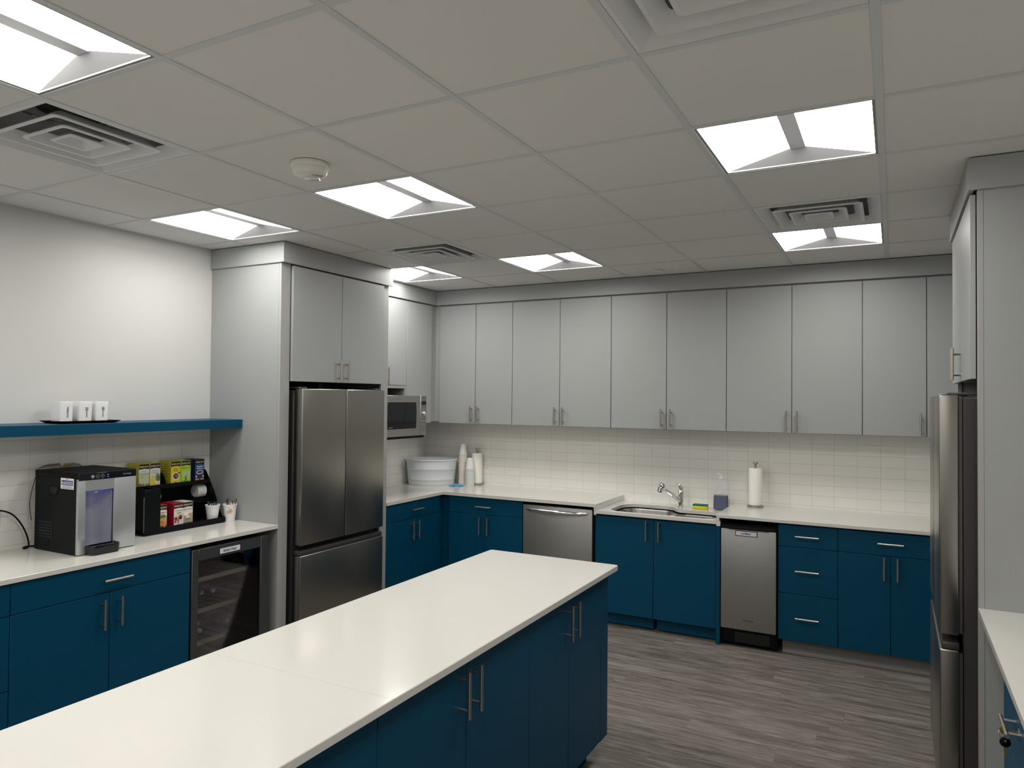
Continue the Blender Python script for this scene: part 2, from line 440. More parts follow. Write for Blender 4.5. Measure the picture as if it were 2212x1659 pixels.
LN = {(0, 1): 'recessed ceiling light between the dark-edged big vent and the small vent, right of centre',
      (0, 4): 'recessed ceiling light right behind the vent, nearest the right fridge',
      (3, 1): 'recessed ceiling light directly beyond the white fire strobe',
      (3, 4): 'small far recessed ceiling light standing alone, middle of the back of the ceiling',
      (5, 1): 'recessed ceiling light above the left wall, just in front of the grey fridge cabinet',
      (5, 4): 'recessed ceiling light half hidden by the top of the grey fridge cabinet',
      (3, -2): 'largest recessed ceiling light, cut off by the top left corner of the photo'}
LN[(0, 1)] = 'large recessed ceiling light at the upper right of the photo'
def ceiling_light(c, r):
    x0, x1, y0, y1 = cell(c, r); cx, cy = (x0+x1)/2, (y0+y1)/2
    t = thing('ceiling_light', LN.get((c, r), 'square recessed ceiling light just outside the photo'), 'ceiling light', (cx, cy, ZC), 'recessed square ceiling lights')
    h = T/2-.012; hi = h-.010; w = .03; yt = h-.035; z = ZC+.062
    b = B('fixture_rim')
    for a in ((-h, h, -h, -hi), (-h, h, hi, h), (-h, -hi, -hi, hi), (hi, h, -hi, hi)):
        b.box(cx+a[0], cx+a[1], cy+a[2], cy+a[3], ZC+.0012, ZC+.008)
    b.box(cx-h, cx+h, cy-h, cy+h, z+.02, z+.03)
    for a in ((-h, -h+.003, -h, h), (h-.003, h, -h, h), (-h, h, -h, -h+.003), (-h, h, h-.003, h)):
        b.box(cx+a[0], cx+a[1], cy+a[2], cy+a[3], ZC+.008, z+.02)
    b.done('frame', t)
    for s in (-1, 1):
        b = B('light_lens')
        b.quad([(cx+s*hi, cy-hi, ZC+.006), (cx+s*hi, cy+hi, ZC+.006), (cx+s*w, cy+yt, z), (cx+s*w, cy-yt, z)])
        b.done('lens', t)
    for s in (-1, 1):
        b = B('painted_end_glow')
        b.quad([(cx-hi, cy+s*hi, ZC+.006), (cx+hi, cy+s*hi, ZC+.006), (cx+w, cy+s*yt, z), (cx-w, cy+s*yt, z)])
        b.done('end_panel', t)
    b = B('light_bar'); b.box(cx-w, cx+w, cy-yt, cy+yt, z-.004, z+.006, .001); b.done('centre_bar', t)
for (c, r), k in FIX.items():
    if k == 'L': ceiling_light(c, r)
VN = {(0, 3): 'square louvred ceiling vent touching the rear right ceiling light',
      (0, -1): 'large louvred ceiling vent cut off by the top edge of the photo',
      (4, 3): 'small louvred ceiling vent above the fridge cabinet, far ahead',
      (4, -1): 'louvred ceiling vent with dark open gaps at the left edge of the photo'}
def air_vent(c, r):
    x0, x1, y0, y1 = cell(c, r); cx, cy = (x0+x1)/2, (y0+y1)/2
    t = thing('ceiling_vent', VN[(c, r)], 'air vent', (cx, cy, ZC), 'square ceiling air vents')
    h = T/2-.013
    def ring(b, a0, z0, a1, z1, rc=.02):     # sloped square ring with slightly rounded corners
        def loop(a, z, rr):
            pts = []
            for qx, qy, st in ((1, 1, 0), (-1, 1, 1), (-1, -1, 2), (1, -1, 3)):
                for k in range(4):
                    an = (st + k/3)*PI/2
                    pts.append((cx+qx*(a-rr)+rr*math.cos(an), cy+qy*(a-rr)+rr*math.sin(an), z))
            return [b.bm.verts.new(p) for p in pts]
        L0, L1 = loop(a0, z0, rc), loop(a1, z1, rc)
        n = len(L0); b._tag([b.bm.faces.new((L0[i], L0[(i+1) % n], L1[(i+1) % n], L1[i])) for i in range(n)])
    b = B('white_metal')
    ring(b, h, ZC, h-.014, ZC-.002, .002); ring(b, h-.014, ZC-.002, h-.06, ZC+.03, .004); ring(b, h-.06, ZC+.03, h-.062, ZC+.03, .004); ring(b, h, ZC, h, ZC+.03, .002)
    b.done('frame', t)
    for k, a in enumerate((.212, .138)):
        b = B('white_metal')
        ring(b, a, ZC-.002, a-.002, ZC-.007); ring(b, a-.002, ZC-.007, a-.014, ZC-.007); ring(b, a-.014, ZC-.007, a-.048, ZC+.03); ring(b, a, ZC-.004, a-.042, ZC+.032)
        ring(b, a-.048, ZC+.03, a-.042, ZC+.032)
        b.done('louvre', t)
    b = B('white_metal'); a = .070
    ring(b, a, ZC-.002, a-.002, ZC-.007, .012); ring(b, a-.002, ZC-.007, a-.012, ZC-.007, .012); ring(b, a-.012, ZC-.007, a-.040, ZC+.02, .012)
    b.box(cx-a+.040, cx+a-.040, cy-a+.040, cy+a-.040, ZC+.0195, ZC+.021); b.lathe([(.008, ZC+.017), (.008, ZC+.0195)], (cx, cy, 0), 12)
    ring(b, a, ZC-.004, a-.036, ZC+.023, .012)
    b.done('core', t)
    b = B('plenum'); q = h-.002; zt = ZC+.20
    for p in ([(-q, -q, .032), (q, -q, .032), (q, -q, .2), (-q, -q, .2)], [(-q, q, .032), (q, q, .032), (q, q, .2), (-q, q, .2)],
              [(-q, -q, .032), (-q, q, .032), (-q, q, .2), (-q, -q, .2)], [(q, -q, .032), (q, q, .032), (q, q, .2), (q, -q, .2)],
              [(-q, -q, .2), (q, -q, .2), (q, q, .2), (-q, q, .2)]):
        b.quad([(cx+i, cy+j, ZC+k) for i, j, k in p])
    b.m('steel_light')
    for an in (0, PI/2): b.tube([(cx-.2*math.cos(an), cy-.2*math.sin(an), ZC+.045), (cx+.2*math.cos(an), cy+.2*math.sin(an), ZC+.045)], .004, 6)
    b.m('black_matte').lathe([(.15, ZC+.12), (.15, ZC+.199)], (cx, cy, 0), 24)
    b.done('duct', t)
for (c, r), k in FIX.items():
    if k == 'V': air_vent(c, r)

# fire strobe and sprinkler cover
fx, fy = -2.162, 2.252
t = thing('fire_alarm_strobe', 'round white fire alarm strobe with clear lens on the ceiling', 'fire alarm', (fx, fy, ZC))
b = B('white_plastic'); b.lathe([(.078, ZC-.0016), (.080, ZC-.010), (.079, ZC-.016), (.073, ZC-.021), (.074, ZC-.026), (.070, ZC-.038), (.066, ZC-.046), (.060, ZC-.0495), (0, ZC-.050)], (fx, fy, 0), 40)
b.done('housing', t)
b = B('strobe_lens'); R45 = Matrix.Rotation(math.radians(44), 3, 'Z')
b.box(fx-.046, fx+.018, fy+.013, fy+.043, ZC-.061, ZC-.046, .005, 2, rot=Matrix.Rotation(math.radians(28), 3, 'Z')); b.done('lens', t)
text('FIRE', (fx+.030, fy+.012, ZC-.0508), (.55, .83, 0), (.83, -.55, 0), .017, 'print_red', t, width=.044, bold=.01)
b = B('white_plastic'); b.lathe([(.040, ZC-.001), (.040, ZC-.006), (.034, ZC-.009), (0, ZC-.0095)], (-1.575, 5.32, 0), 28)
tag(b.done('sprinkler_cover'), 'small flat round white sprinkler cover on the ceiling near the far cabinets', 'sprinkler cover')

# ================================================================ LEFT WALL
FL = Frame('y', -3.42, 1)          # left base cabinets, fronts facing +x
XC = -3.4056                       # countertop front edge (left)
YK = 5.184                         # countertop front edge (back)
ZT = .914                          # worktop height
def counter_box(b, x0, x1, y0, y1, z1=ZT, th=.024): b.box(x0, x1, y0, y1, z1-th, z1, .0018)

# drawer stack and two-door cabinet on the left
cabinet('drawer_cabinet', 'blue drawer cabinet at the left edge, left of the wide drawer cabinet', 'cabinet', FL, 1.32, 1.777, .10, .886, .60,
        [('drawer', 1.32, 1.777, .747, .886, ('h', 1.5485, .81)), ('drawer', 1.32, 1.777, .42, .747, ('h', 1.5485, .66)), ('drawer', 1.32, 1.777, .10, .42, ('h', 1.5485, .33))],
        'blue_laminate', toe=('blue_laminate',))
cabinet('base_cabinet', 'blue base cabinet below the black and silver water dispenser', 'cabinet', FL, 1.777, 2.691, .10, .886, .60,
        [('drawer', 1.777, 2.691, .747, .886, ('h', 2.258, .81)), ('door', 1.777, 2.234, .10, .747, ('v', 2.190, .648)), ('door', 2.234, 2.691, .10, .747, ('v', 2.278, .648))],
        'blue_laminate', toe=('blue_laminate',))
cabinet('base_cabinet', 'blue base cabinet outside the photo, left of the drawer stack', 'cabinet', FL, .40, 1.32, .10, .886, .60,
        [('door', .40, .86, .10, .886, ('v', .82, .78)), ('door', .86, 1.32, .10, .886, ('v', .90, .78))], 'blue_laminate', toe=('blue_laminate',))
b = B('quartz'); counter_box(b, XL+.008, XC, .38, 3.316); tag(b.done('countertop'), 'white stone countertop under the water dispenser and tea rack', 'countertop')

# floating shelf
b = B('blue_laminate'); b.box(XL+.0005, -3.737, .38, 3.316, 1.512, 1.566, .001)
tag(b.done('floating_shelf'), 'long blue floating shelf carrying the white cutlery canisters', 'shelf')

# beverage cooler
cy0, cy1, cz0, cz1 = 2.703, 3.250, .06, .862
t = thing('beverage_cooler', 'dark framed glass-door drinks cooler under the left countertop', 'drinks cooler', (-3.6, 2.976, 0))
b = B('cooler_inside'); xf = -3.42
b.box(-4.00, -3.99, cy0, cy1, .10, .80); b.box(-3.99, xf-.045, cy0, cy0+.02, .0, cz1-.01); b.box(-3.99, xf-.045, cy1-.02, cy1, .0, cz1-.01)
b.box(-3.99, xf-.045, cy0+.02, cy1-.02, cz1-.03, cz1-.01); b.box(-3.99, xf-.045, cy0+.02, cy1-.02, .0, .09)
b.done('body', t)
b = B('cooler_frame')
b.box(xf-.04, xf, cy0, cy0+.042, cz0, cz1, .002); b.box(xf-.04, xf, cy1-.058, cy1, cz0, cz1, .002)
b.box(xf-.04, xf, cy0+.042, cy1-.058, .797, cz1, .002); b.box(xf-.04, xf, cy0+.042, cy1-.058, cz0, cz0+.06, .002)
d = b.done('door', t)
b = B('cooler_glass'); b.box(xf-.016, xf-.012, cy0+.042, cy1-.058, cz0+.06, .797); b.done('glass_pane', d)
CZS = (.672, .497, .317)
for z in CZS:
    b = B('wood_strip'); b.box(xf-.036, xf-.019, cy0+.044, cy1-.100, z, z+.024, .002)
    s_ = b.done('shelf', t, label='wood-fronted wire shelf')
    b = B('nickel')
    for k in range(20):
        y = cy0+.048+k*.0215; b.tube([(-3.97, y, z+.016), (xf-.036, y, z+.016)], .0018, 5)
    b.tube([(-3.97, cy0+.024, z+.012), (-3.97, cy1-.062, z+.012)], .003, 5); b.tube([(-3.75, cy0+.024, z+.012), (-3.75, cy1-.062, z+.012)], .003, 5)
    b.done('wires', s_)
b = B('fridge_dark'); b.box(-3.62, -3.52, cy1-.16, cy1-.10, .79, .81, .003); b.done('control_panel', t)
b = B('print_navy'); b.box(xf, xf+.002, 2.880, 3.036, .806, .846, .001); b.m('print_white').box(xf+.002, xf+.0028, 2.886, 3.030, .811, .841)
p = b.done('name_sticker', t); text('Bottled Water', (xf+.0028, 2.958, .826), (0, 1, 0), (0, 0, 1), .0155, 'print_navy', p, width=.094, bold=.02)

def water_bottle(y, z, x1, label, r=.031):
    """bottle on its side, cap towards the glass"""
    t = thing('water_bottle', label, 'bottle', (x1-.10, y, z), 'water bottles lying in the cooler')
    b = B('bottle_plastic')
    b.lathe([(.004, x1-.205), (r*.9, x1-.205), (r, x1-.198), (r*.96, x1-.17), (r, x1-.15), (r*.97, x1-.12), (r, x1-.095), (r*.95, x1-.065), (r*.75, x1-.045), (.014, x1-.026), (.013, x1-.018)], (0, y, z+r), 18, 'X')
    b.done('bottle_body', t)
    b = B('bottle_label'); b.lathe([(r+.0006, x1-.16), (r+.0006, x1-.105)], (0, y, z+r), 18, 'X', cap=False); b.done('label', t)
    b = B('white_plastic'); b.lathe([(.0145, x1-.020), (.015, x1-.004), (.013, x1)], (0, y, z+r), 16, 'X'); b.done('cap', t)
for y, x1, l in ((2.835, -3.51, 'clear water bottle lying alone at the left of the lowest visible shelf'),
              (3.045, -3.53, 'clear water bottle lying middle of the lowest visible cooler shelf'),
              (3.118, -3.52, 'clear water bottle lying rightmost on the lowest visible cooler shelf'),
              (2.905, -3.62, 'clear water bottle pushed back behind the others on the low cooler shelf')):
    water_bottle(y, CZS[2]+.0245, x1, l)
for i, (y, x1, dz) in enumerate(((2.80, -3.58, 0), (2.866, -3.60, 0), (2.933, -3.62, 0), (2.999, -3.60, 0), (2.833, -3.66, .055))):
    water_bottle(y, CZS[1]+.0245+dz, x1, ['dim water bottle at the left end of the middle cooler shelf', 'dim water bottle second from the left on the middle cooler shelf',
                 'dim water bottle third from the left on the middle cooler shelf', 'dim water bottle rightmost on the middle cooler shelf', 'dim water bottle lying on top of two others on the middle cooler shelf'][i])

# ---- tall fridge cabinet on the left
def fridge_surround(name, label, s, xp, ys, ye, xw, side_y, door_lab=None):
    """s=+1: stands on the left wall facing +x; xp = front plane of the stiles"""
    fr = Frame('y', xp, s)
    t = thing(name, label, 'cabinet', ((xp+xw)/2, (ys+ye)/2, 0))
    depth = abs(xp-xw)
    for a0, a1, sgn in ((ys, ys+.081 if s > 0 else ys+.030, 1), (ye-.081 if s > 0 else ye-.03, ye, -1)):
        b = B('grey_edge'); fr.box(b, a0, a1, 0, -.020, 0, 2.60, .001); b.done('face_stile', t)
        b = B('grey_laminate')
        y0 = a0 if sgn > 0 else a1-.020
        fr.box(b, y0+.0005, y0+.0195, -.0205, -depth, 0, 2.60); b.done('side_panel', t)
    i0, i1 = (ys+.081, ye-.081) if s > 0 else (ys+.030, ye-.030)
    b = B('grey_laminate'); fr.box(b, i0, i1, -.024, -depth, 1.822, 2.60); b.done('upper_box', t)
    mid = (i0+i1)/2
    for k, (a0, a1) in enumerate(((i0, mid), (mid, i1))):
        q = B('grey_laminate'); fr.box(q, a0+.002, a1-.002, .022, .003, 1.816, 2.556, .001); p = q.done('door', t)
        bar_handle(Frame('y', xp+s*.022, s), mid + (-.037 if k == 0 else .040), 1.896, True, p)
    # fascia with a return
    b = B('grey_laminate'); fr.box(b, ys-.0005, ye+.012, .0122, .031, 2.566, ZC-.004)
    fr.box(b, ys-.012, ys-.0005, .031, -depth, 2.566, ZC-.004)
    fr.box(b, ye+.0005, ye+.012, .0115, -.28 if s > 0 else -depth, 2.572, ZC-.004)
    fr.box(b, ys-.0004, ye+.0004, .0115, -depth, 2.6005, 2.61)
    b.done('fascia', t)
    b = B('dark_gap'); fr.box(b, i0+.0005, i1-.0005, -depth+.004, -depth+.014, 0.0, 1.82); b.done('back_panel', t)
    return t
fridge_surround('fridge_cabinet', 'tall light grey cabinet boxed around the left fridge', 1, -3.413, 3.317, 4.411, XL+.002, 3.317)

def fridge(label, s, xf, y0, y1, xback, z1=1.77, gap_z=(.70, .765)):
    fr = Frame('y', xf, s); yc = (y0+y1)/2
    t = thing('french_door_fridge', label, 'fridge', ((xf+xback)/2, yc, 0), 'stainless steel fridges')
    b = B('fridge_side'); fr.box(b, y0+.006, y1-.006, -.085, -abs(xf-xback), .035, z1-.012, .003)
    for u in (y0+.05, y1-.09):
        for d in (-.12, -abs(xf-xback)+.12): fr.box(b, u, u+.04, d, d-.04, 0, .036)
    b.done('body', t)
    for a0, a1 in ((y0, yc-.003), (yc+.003, y1)):
        b = B('steel'); fr.box(b, a0, a1, 0, -.070, gap_z[1], z1, .007, 3)
        b.m('fridge_dark'); fr.box(b, a0+.006, a1-.006, -.070, -.082, gap_z[1]+.01, z1-.01)
        b.done('door', t)
    b = B('steel'); fr.box(b, y0, y1, 0, -.070, .09, gap_z[0], .007, 3)
    b.m('fridge_dark'); fr.box(b, y0+.006, y1-.006, -.070, -.082, .10, gap_z[0]-.01)
    d = b.done('freezer_drawer', t)
    b = B('fridge_dark'); fr.box(b, y0+.003, y1-.003, -.008, -.07, gap_z[0]+.001, gap_z[0]+.030, .004, 2); b.done('drawer_grip', d)
    for u in (y0+.012, y1-.072):
        b = B('fridge_dark'); fr.box(b, u, u+.06, -.03, -.16, z1-.001, z1+.010, .003)
        b.done('hinge_cover', t)
    b = B('black_matte'); fr.box(b, y0+.01, y1-.01, -.03, -.08, .02, .085); b.done('kick_grille', t)
    return t
fridge('stainless fridge in the left grey cabinet, beside the drinks cooler', 1, -3.330, 3.434, 4.270, XL+.06)

# ---- left wall uppers: cabinet over the microwave and the corner cabinet
FU = Frame('y', -3.727, 1)
t = thing('wall_cabinet', 'light grey wall cabinet with an open niche holding the microwave', 'cabinet', (-3.9, 4.75, 1.39))
b = B('grey_laminate'); FU.box(b, 4.4235, 5.078, -.022, -.32, 1.822, 2.60); b.done('body', t)
for a0, a1, h in ((4.4235, 4.750, 4.712), (4.750, 5.078, 4.790)):
    q = B('grey_laminate'); FU.box(q, a0+.0016, a1-.0016, 0, -.019, 1.822, 2.556, .001); p = q.done('door', t); bar_handle(FU, h, 1.896, True, p)
b = B('grey_edge'); FU.box(b, 5.058, 5.078, -.002, -.32, 1.362, 1.8215); FU.box(b, 4.4235, 4.4435, -.002, -.32, 1.362, 1.8215)
FU.box(b, 4.4435, 5.058, -.004, -.32, 1.362, 1.382); FU.box(b, 4.4435, 5.058, -.004, -.03, 1.795, 1.8215); b.done('niche_panels', t)
b = B('dark_gap'); FU.box(b, 4.4435, 5.058, -.31, -.319, 1.382, 1.82); b.done('back_panel', t)
cabinet('wall_cabinet', 'narrow tall grey wall cabinet right of the microwave, without a handle', 'cabinet', FU, 5.079, 5.465, 1.487, 2.60, .32,
        [('door', 5.080, 5.458, 1.487, 2.556, None)], 'grey_laminate')
FB = Frame('x', 5.530, -1)
b = B('grey_laminate'); b.box(-3.747, -3.690, 5.5485, 5.56, 1.50, 2.60); b.box(-3.76, -3.747, 5.467, 5.5485, 1.50, 2.60); b.box(-3.747, -3.69, 5.56, 5.83, 1.50, 1.515)
tag(b.done('corner_filler'), 'thin grey filler panel in the inside corner between the wall cabinets', 'filler panel')
# microwave
mx = -3.500
t = thing('microwave', 'stainless microwave with dark window in the grey cabinet niche', 'microwave', (-3.74, 4.76, 1.396))
b = B('fridge_dark'); b.box(-3.96, mx-.02, 4.462, 5.050, 1.400, 1.732, .003); b.done('body', t)
b = B('black_plastic'); b.box(-3.95, mx-.014, 4.466, 5.046, 1.3826, 1.3985); b.done('base', t)
b = B('steel_light'); b.box(mx-.02, mx, 4.455, 4.969, 1.402, 1.733, .003)
d = b.done('door', t)
b = B('nickel'); P = []
def bowed(y0, y1, z0, z1, bow):
    pts = []
    for k in range(9): f = k/8; pts.append((y1 + bow*math.sin(PI*f), z0+(z1-z0)*f))
    for k in range(9): f = 1-k/8; pts.append((y0 - bow*math.sin(PI*f), z0+(z1-z0)*f))
    return pts
b.poly([(mx, y, z) for y, z in bowed(4.516, 4.912, 1.455, 1.687, .008)], (.002, 0, 0)); b.done('window_rim', d)
b = B('black_gloss'); b.poly([(mx+.002, y, z) for y, z in bowed(4.524, 4.904, 1.463, 1.679, .007)], (.0012, 0, 0)); pw = b.done('window', d)
text('Inverter', (mx+.0032, 4.565, 1.478), (0, 1, 0), (0, 0, 1), .008, 'print_pale', pw, width=.045)
b = B('steel_light'); b.box(mx-.02, mx, 4.971, 5.058, 1.402, 1.733, .003); cp = b.done('control_panel', t)
text('Panasonic', (mx, 5.016, 1.712), (0, 1, 0), (0, 0, 1), .0075, 'print_black', cp, width=.046, bold=.02)
b = B('black_gloss'); b.box(mx, mx+.002, 4.985, 5.050, 1.655, 1.688, .0008); b.done('display', cp)
b = B('nickel')
for z, n_ in ((1.628, 3), (1.525, 3), (1.495, 3), (1.458, 2)):
    for k in range(n_):
        b = B('nickel'); b.box(mx, mx+.002, 4.984+k*.024, 4.998+k*.024, z-.003, z+.004, .0008); b.done('button', cp)
b = B('print_black')
for z in (1.648, 1.636, 1.534, 1.504, 1.467, 1.444): b.box(mx, mx+.0004, 4.986, 5.046, z, z+.0018)
b.done('button_markings', cp)
b = B('chrome'); b.lathe([(.018, mx), (.017, mx+.012), (.012, mx+.018), (0, mx+.019)], (0, 5.016, 1.583), 24, 'X'); b.done('knob', cp)

# fascias above the wall cabinets
b = B('grey_laminate'); b.box(-3.735, -3.717, 4.4235, 5.537, 2.566, ZC-.004, .001); b.box(-3.95, -3.735, 4.4235, 5.537, 2.6005, 2.61)
tag(b.done('cabinet_fascia'), 'short grey fascia above the microwave cabinet, left of the corner', 'fascia')
b = B('grey_laminate'); b.box(-3.717, XR-.002, 5.518, 5.536, 2.566, ZC-.004, .001); b.box(-3.717, XR-.002, 5.537, 5.8, 2.6005, 2.61)
tag(b.done('cabinet_fascia'), 'long grey fascia above the row of wall cabinets on the back wall', 'fascia')

# ================================================================ BACK WALL UPPERS
edges = [-3.688, -3.303, -2.931, -2.479, -2.024, -1.567, -1.109, -.648, -.190, .196, .58]
UL = ['light grey two-door wall cabinet nearest the inside corner, above the white tub', 'light grey two-door wall cabinet above the dishwasher, second from the corner',
      'light grey two-door wall cabinet right above the sink', 'light grey two-door wall cabinet above the ice maker',
      'light grey wall cabinet at the right end, partly behind the right fridge']
for i in range(5):
    a, m_, c_ = edges[2*i], edges[2*i+1], edges[2*i+2]
    cabinet('wall_cabinet', UL[i], 'cabinet', FB, a, c_, 1.485, 2.60, .302,
            [('door', a, m_, 1.485, 2.556, ('v', m_-.036, 1.573)), ('door', m_, c_, 1.485, 2.556, ('v', m_+.036, 1.573))], 'grey_laminate', group='grey two-door wall cabinets on the back wall', g=.0022)
b = B('grey_laminate'); b.box(.581, XR-.002, 5.540, 5.555, 1.485, 2.565); tag(b.done('cabinet_filler'), 'grey filler panel at the right end of the wall cabinets, behind the fridge', 'filler panel')

# ================================================================ BACK BASE RUN
FK = Frame('x', 5.206, -1)
cabinet('base_cabinet', 'blue base cabinet between the left fridge and the inside corner', 'cabinet', FL, 4.4235, 5.153, .10, .886, .60,
        [('drawer', 4.4235, 5.153, .747, .886, ('h', 4.800, .817)), ('door', 4.4235, 4.776, .10, .747, ('v', 4.738, .655)), ('door', 4.776, 5.153, .10, .747, ('v', 4.815, .655))],
        'blue_laminate', toe=('blue_laminate',))
b = B('blue_laminate'); b.box(-3.445, -3.360, 5.235, 5.25, .10, .886); b.box(-3.46, -3.445, 5.154, 5.25, .10, .886)
tag(b.done('corner_filler'), 'dark blue filler strip in the inside corner below the countertop', 'filler panel')
cabinet('base_cabinet', 'blue base cabinet left of the dishwasher, below the paper cups', 'cabinet', FK, -3.358, -2.652, .10, .886, .61,
        [('drawer', -3.358, -2.652, .747, .886, ('h', -3.005, .812)), ('door', -3.358, -3.005, .10, .747, ('v', -3.043, .655)), ('door', -3.005, -2.652, .10, .747, ('v', -2.967, .655))],
        'blue_laminate', toe=('blue_laminate',))
# dishwasher
t = thing('dishwasher', 'stainless dishwasher with curved bar handle left of the sink', 'dishwasher', (-2.346, 5.5, 0))
b = B('black_matte'); b.box(-2.649, -2.030, 5.23, 5.80, .02, .868); b.box(-2.649, -2.030, 5.26, 5.30, 0, .10); b.done('body', t)
b = B('steel_light'); b.box(-2.645, -2.048, 5.200, 5.229, .115, .864, .004, 2); d = b.done('door', t)
b = B('chrome'); pts = []; ra = []
for k in range(21):
    f = k/20; u = -2.612+f*.528; pts.append((u, 5.199-.034*math.sin(PI*f)**.5, .832-.004*math.sin(PI*f))); ra.append(.009+.007*math.sin(PI*f))
b.tube(pts, .012, 12, radii=ra); b.done('handle', d)
# sink cabinet (lower)
t = cabinet('sink_cabinet', 'blue two-door sink cabinet, lower than its neighbours', 'cabinet', FK, -2.024, -1.110, .10, .838, .60,
        [('door', -2.024, -1.567, .101, .830, ('v', -1.617, .748)), ('door', -1.567, -1.110, .101, .830, ('v', -1.523, .748))], 'blue_laminate', body_top=.64)
for a0, a1 in ((-2.022, -1.580), (-1.553, -1.112)):
    b = B('blue_laminate'); b.box(a0, a1, 5.262, 5.278, .012, .098); b.done('toe_panel', t)
b = B('blue_laminate'); b.box(-2.028, -1.108, 5.2255, 5.2285, .641, .838); b.done('front_rail', t)
b = B('blue_laminate'); b.box(-1.108, -1.082, 5.192, 5.80, 0, .838); tag(b.done('end_panel'), 'narrow blue end panel between the sink cabinet and the ice maker', 'end panel')
# ice maker
t = thing('ice_maker', 'narrow stainless ice maker under the countertop right of the sink', 'ice maker', (-.888, 5.5, 0))
b = B('black_matte'); b.box(-1.076, -.702, 5.215, 5.78, .02, .852, .003)
b.box(-1.076, -.700, 5.235, 5.26, .02, .112)
for xx in (-1.05, -.75):
    b.lathe([(.014, 0), (.014, .021)], (xx, 5.27, 0), 12)
b.done('body', t)
b = B('steel_light'); b.box(-1.074, -.706, 5.186, 5.212, .128, .822, .004, 2); d = b.done('door', t)
b = B('black_plastic'); b.box(-1.074, -.706, 5.182, 5.213, .823, .842, .004, 2); b.box(-1.03, -.75, 5.170, 5.184, .822, .834, .004, 2); b.done('handle', d)
b = B('black_plastic'); b.box(-1.07, -.71, 5.205, 5.234, .03, .125, .004)
b.m('fridge_dark')
for k in range(7):
    b.box(-.98, -.75, 5.2042, 5.2055, .040+k*.010, .043+k*.010)
b.done('grille', t)
b = B('print_navy'); b.box(-.976, -.828, 5.184, 5.186, .776, .815, .0008); b.m('print_white').box(-.971, -.833, 5.1834, 5.184, .781, .810)
p = b.done('name_sticker', t); text('Ice Maker', (-.902, 5.1834, .7955), (1, 0, 0), (0, 0, 1), .0145, 'print_navy', p, width=.066, bold=.02)
text('Whirlpool', (-.889, 5.1862, .195), (1, 0, 0), (0, 0, 1), .011, 'print_black', d, width=.066, bold=.012)
b = B('nickel'); b.lathe([(.0155, 0), (.0145, 0)], (0, 0, 0), 20, cap=False)
for v in b.bm.verts: v.co = Vector((-.888+v.co.x*.8+v.co.y*.25, 5.1858, .195+v.co.y*.9))
b.done('logo_swirl', d)
# drawers, end cabinet, cove base
FKR = FK
cabinet('drawer_cabinet', 'blue three-drawer cabinet right of the ice maker', 'cabinet', FK, -.697, -.324, .10, .886, .60,
        [('drawer', -.697, -.324, .733, .880, ('h', -.5105, .808)), ('drawer', -.697, -.324, .418, .733, ('h', -.5105, .577)), ('drawer', -.697, -.324, .102, .418, ('h', -.5105, .262))], 'blue_laminate')
cabinet('base_cabinet', 'blue base cabinet at the right end beside the right fridge', 'cabinet', FK, -.324, .29, .10, .886, .60,
        [('drawer', -.324, .29, .733, .880, ('h', -.017, .812)), ('door', -.324, -.017, .102, .733, ('v', -.054, .655)), ('door', -.017, .29, .102, .733, ('v', .022, .655))], 'blue_laminate')
b = B('blue_laminate'); b.box(.291, XR-.002, 5.206, 5.225, .10, .886); tag(b.done('cabinet_filler'), 'blue filler panel low on the back wall behind the right fridge', 'filler panel')
b = B('grey_rubber'); b.box(-.676, XR-.002, 5.272, 5.280, .0, .099, .001)
b.poly([(-.676, 5.272, 0), (-.676, 5.258, 0), (-.676, 5.262, .004), (-.676, 5.268, .008), (-.676, 5.272, .018)], (XR+.674, 0, 0))
tag(b.done('cove_base'), 'grey rubber cove base under the right blue cabinets', 'cove base')

# worktops of the back run: raised left L, lower sink part, raised right
b = B('quartz')
pts = [(XL+.008, 4.412), (XC, 4.412), (XC, YK), (-2.012, YK), (-2.012, YB-.008), (XL+.008, YB-.008)]
b.poly([(x, y, ZT-.024) for x, y in pts], (0, 0, .024)); bmesh.ops.bevel(b.bm, geom=[e for e in b.bm.edges if abs(e.verts[0].co.z-ZT) < 1e-5 and abs(e.verts[1].co.z-ZT) < 1e-5], offset=.0018, segments=1, affect='EDGES')
b.box(-2.032, -2.0125, YK+.004, YB-.01, .868, ZT-.0245)
tag(b.done('countertop'), 'L-shaped white stone countertop carrying the oval tub and cups', 'countertop')
b = B('quartz'); counter_box(b, -1.106, XR-.002, YK, YB-.008)
b.box(-1.1055, -1.086, YK+.001, YB-.01, .8685, ZT-.0245)
tag(b.done('countertop'), 'white stone countertop right of the sink, above the ice maker', 'countertop')
ZS = .868
def rounded(pts, r, n=6):
    out = []
    for i, p in enumerate(pts):
        p = Vector((*p, 0)); a = Vector((*pts[i-1], 0)); c = Vector((*pts[(i+1) % len(pts)], 0))
        ri = r[i] if isinstance(r, (list, tuple)) else r
        d1 = (a-p).normalized(); d2 = (c-p).normalized(); ang = d1.angle(d2); L = ri/math.tan(ang/2)
        cen = p + (d1+d2).normalized()*(ri/math.sin(ang/2)); s0 = p+d1*L-cen; s1 = p+d2*L-cen
        for k in range(n+1):
            f = k/n; v = s0.lerp(s1, f).normalized()*ri; out.append((cen.x+v.x, cen.y+v.y))
    return out
OPEN = rounded([(-1.935, 5.232), (-1.135, 5.232), (-1.135, 5.560), (-1.475, 5.560), (-1.555, 5.668), (-1.935, 5.668)], [.10, .08, .09, .07, .09, .13], 8)
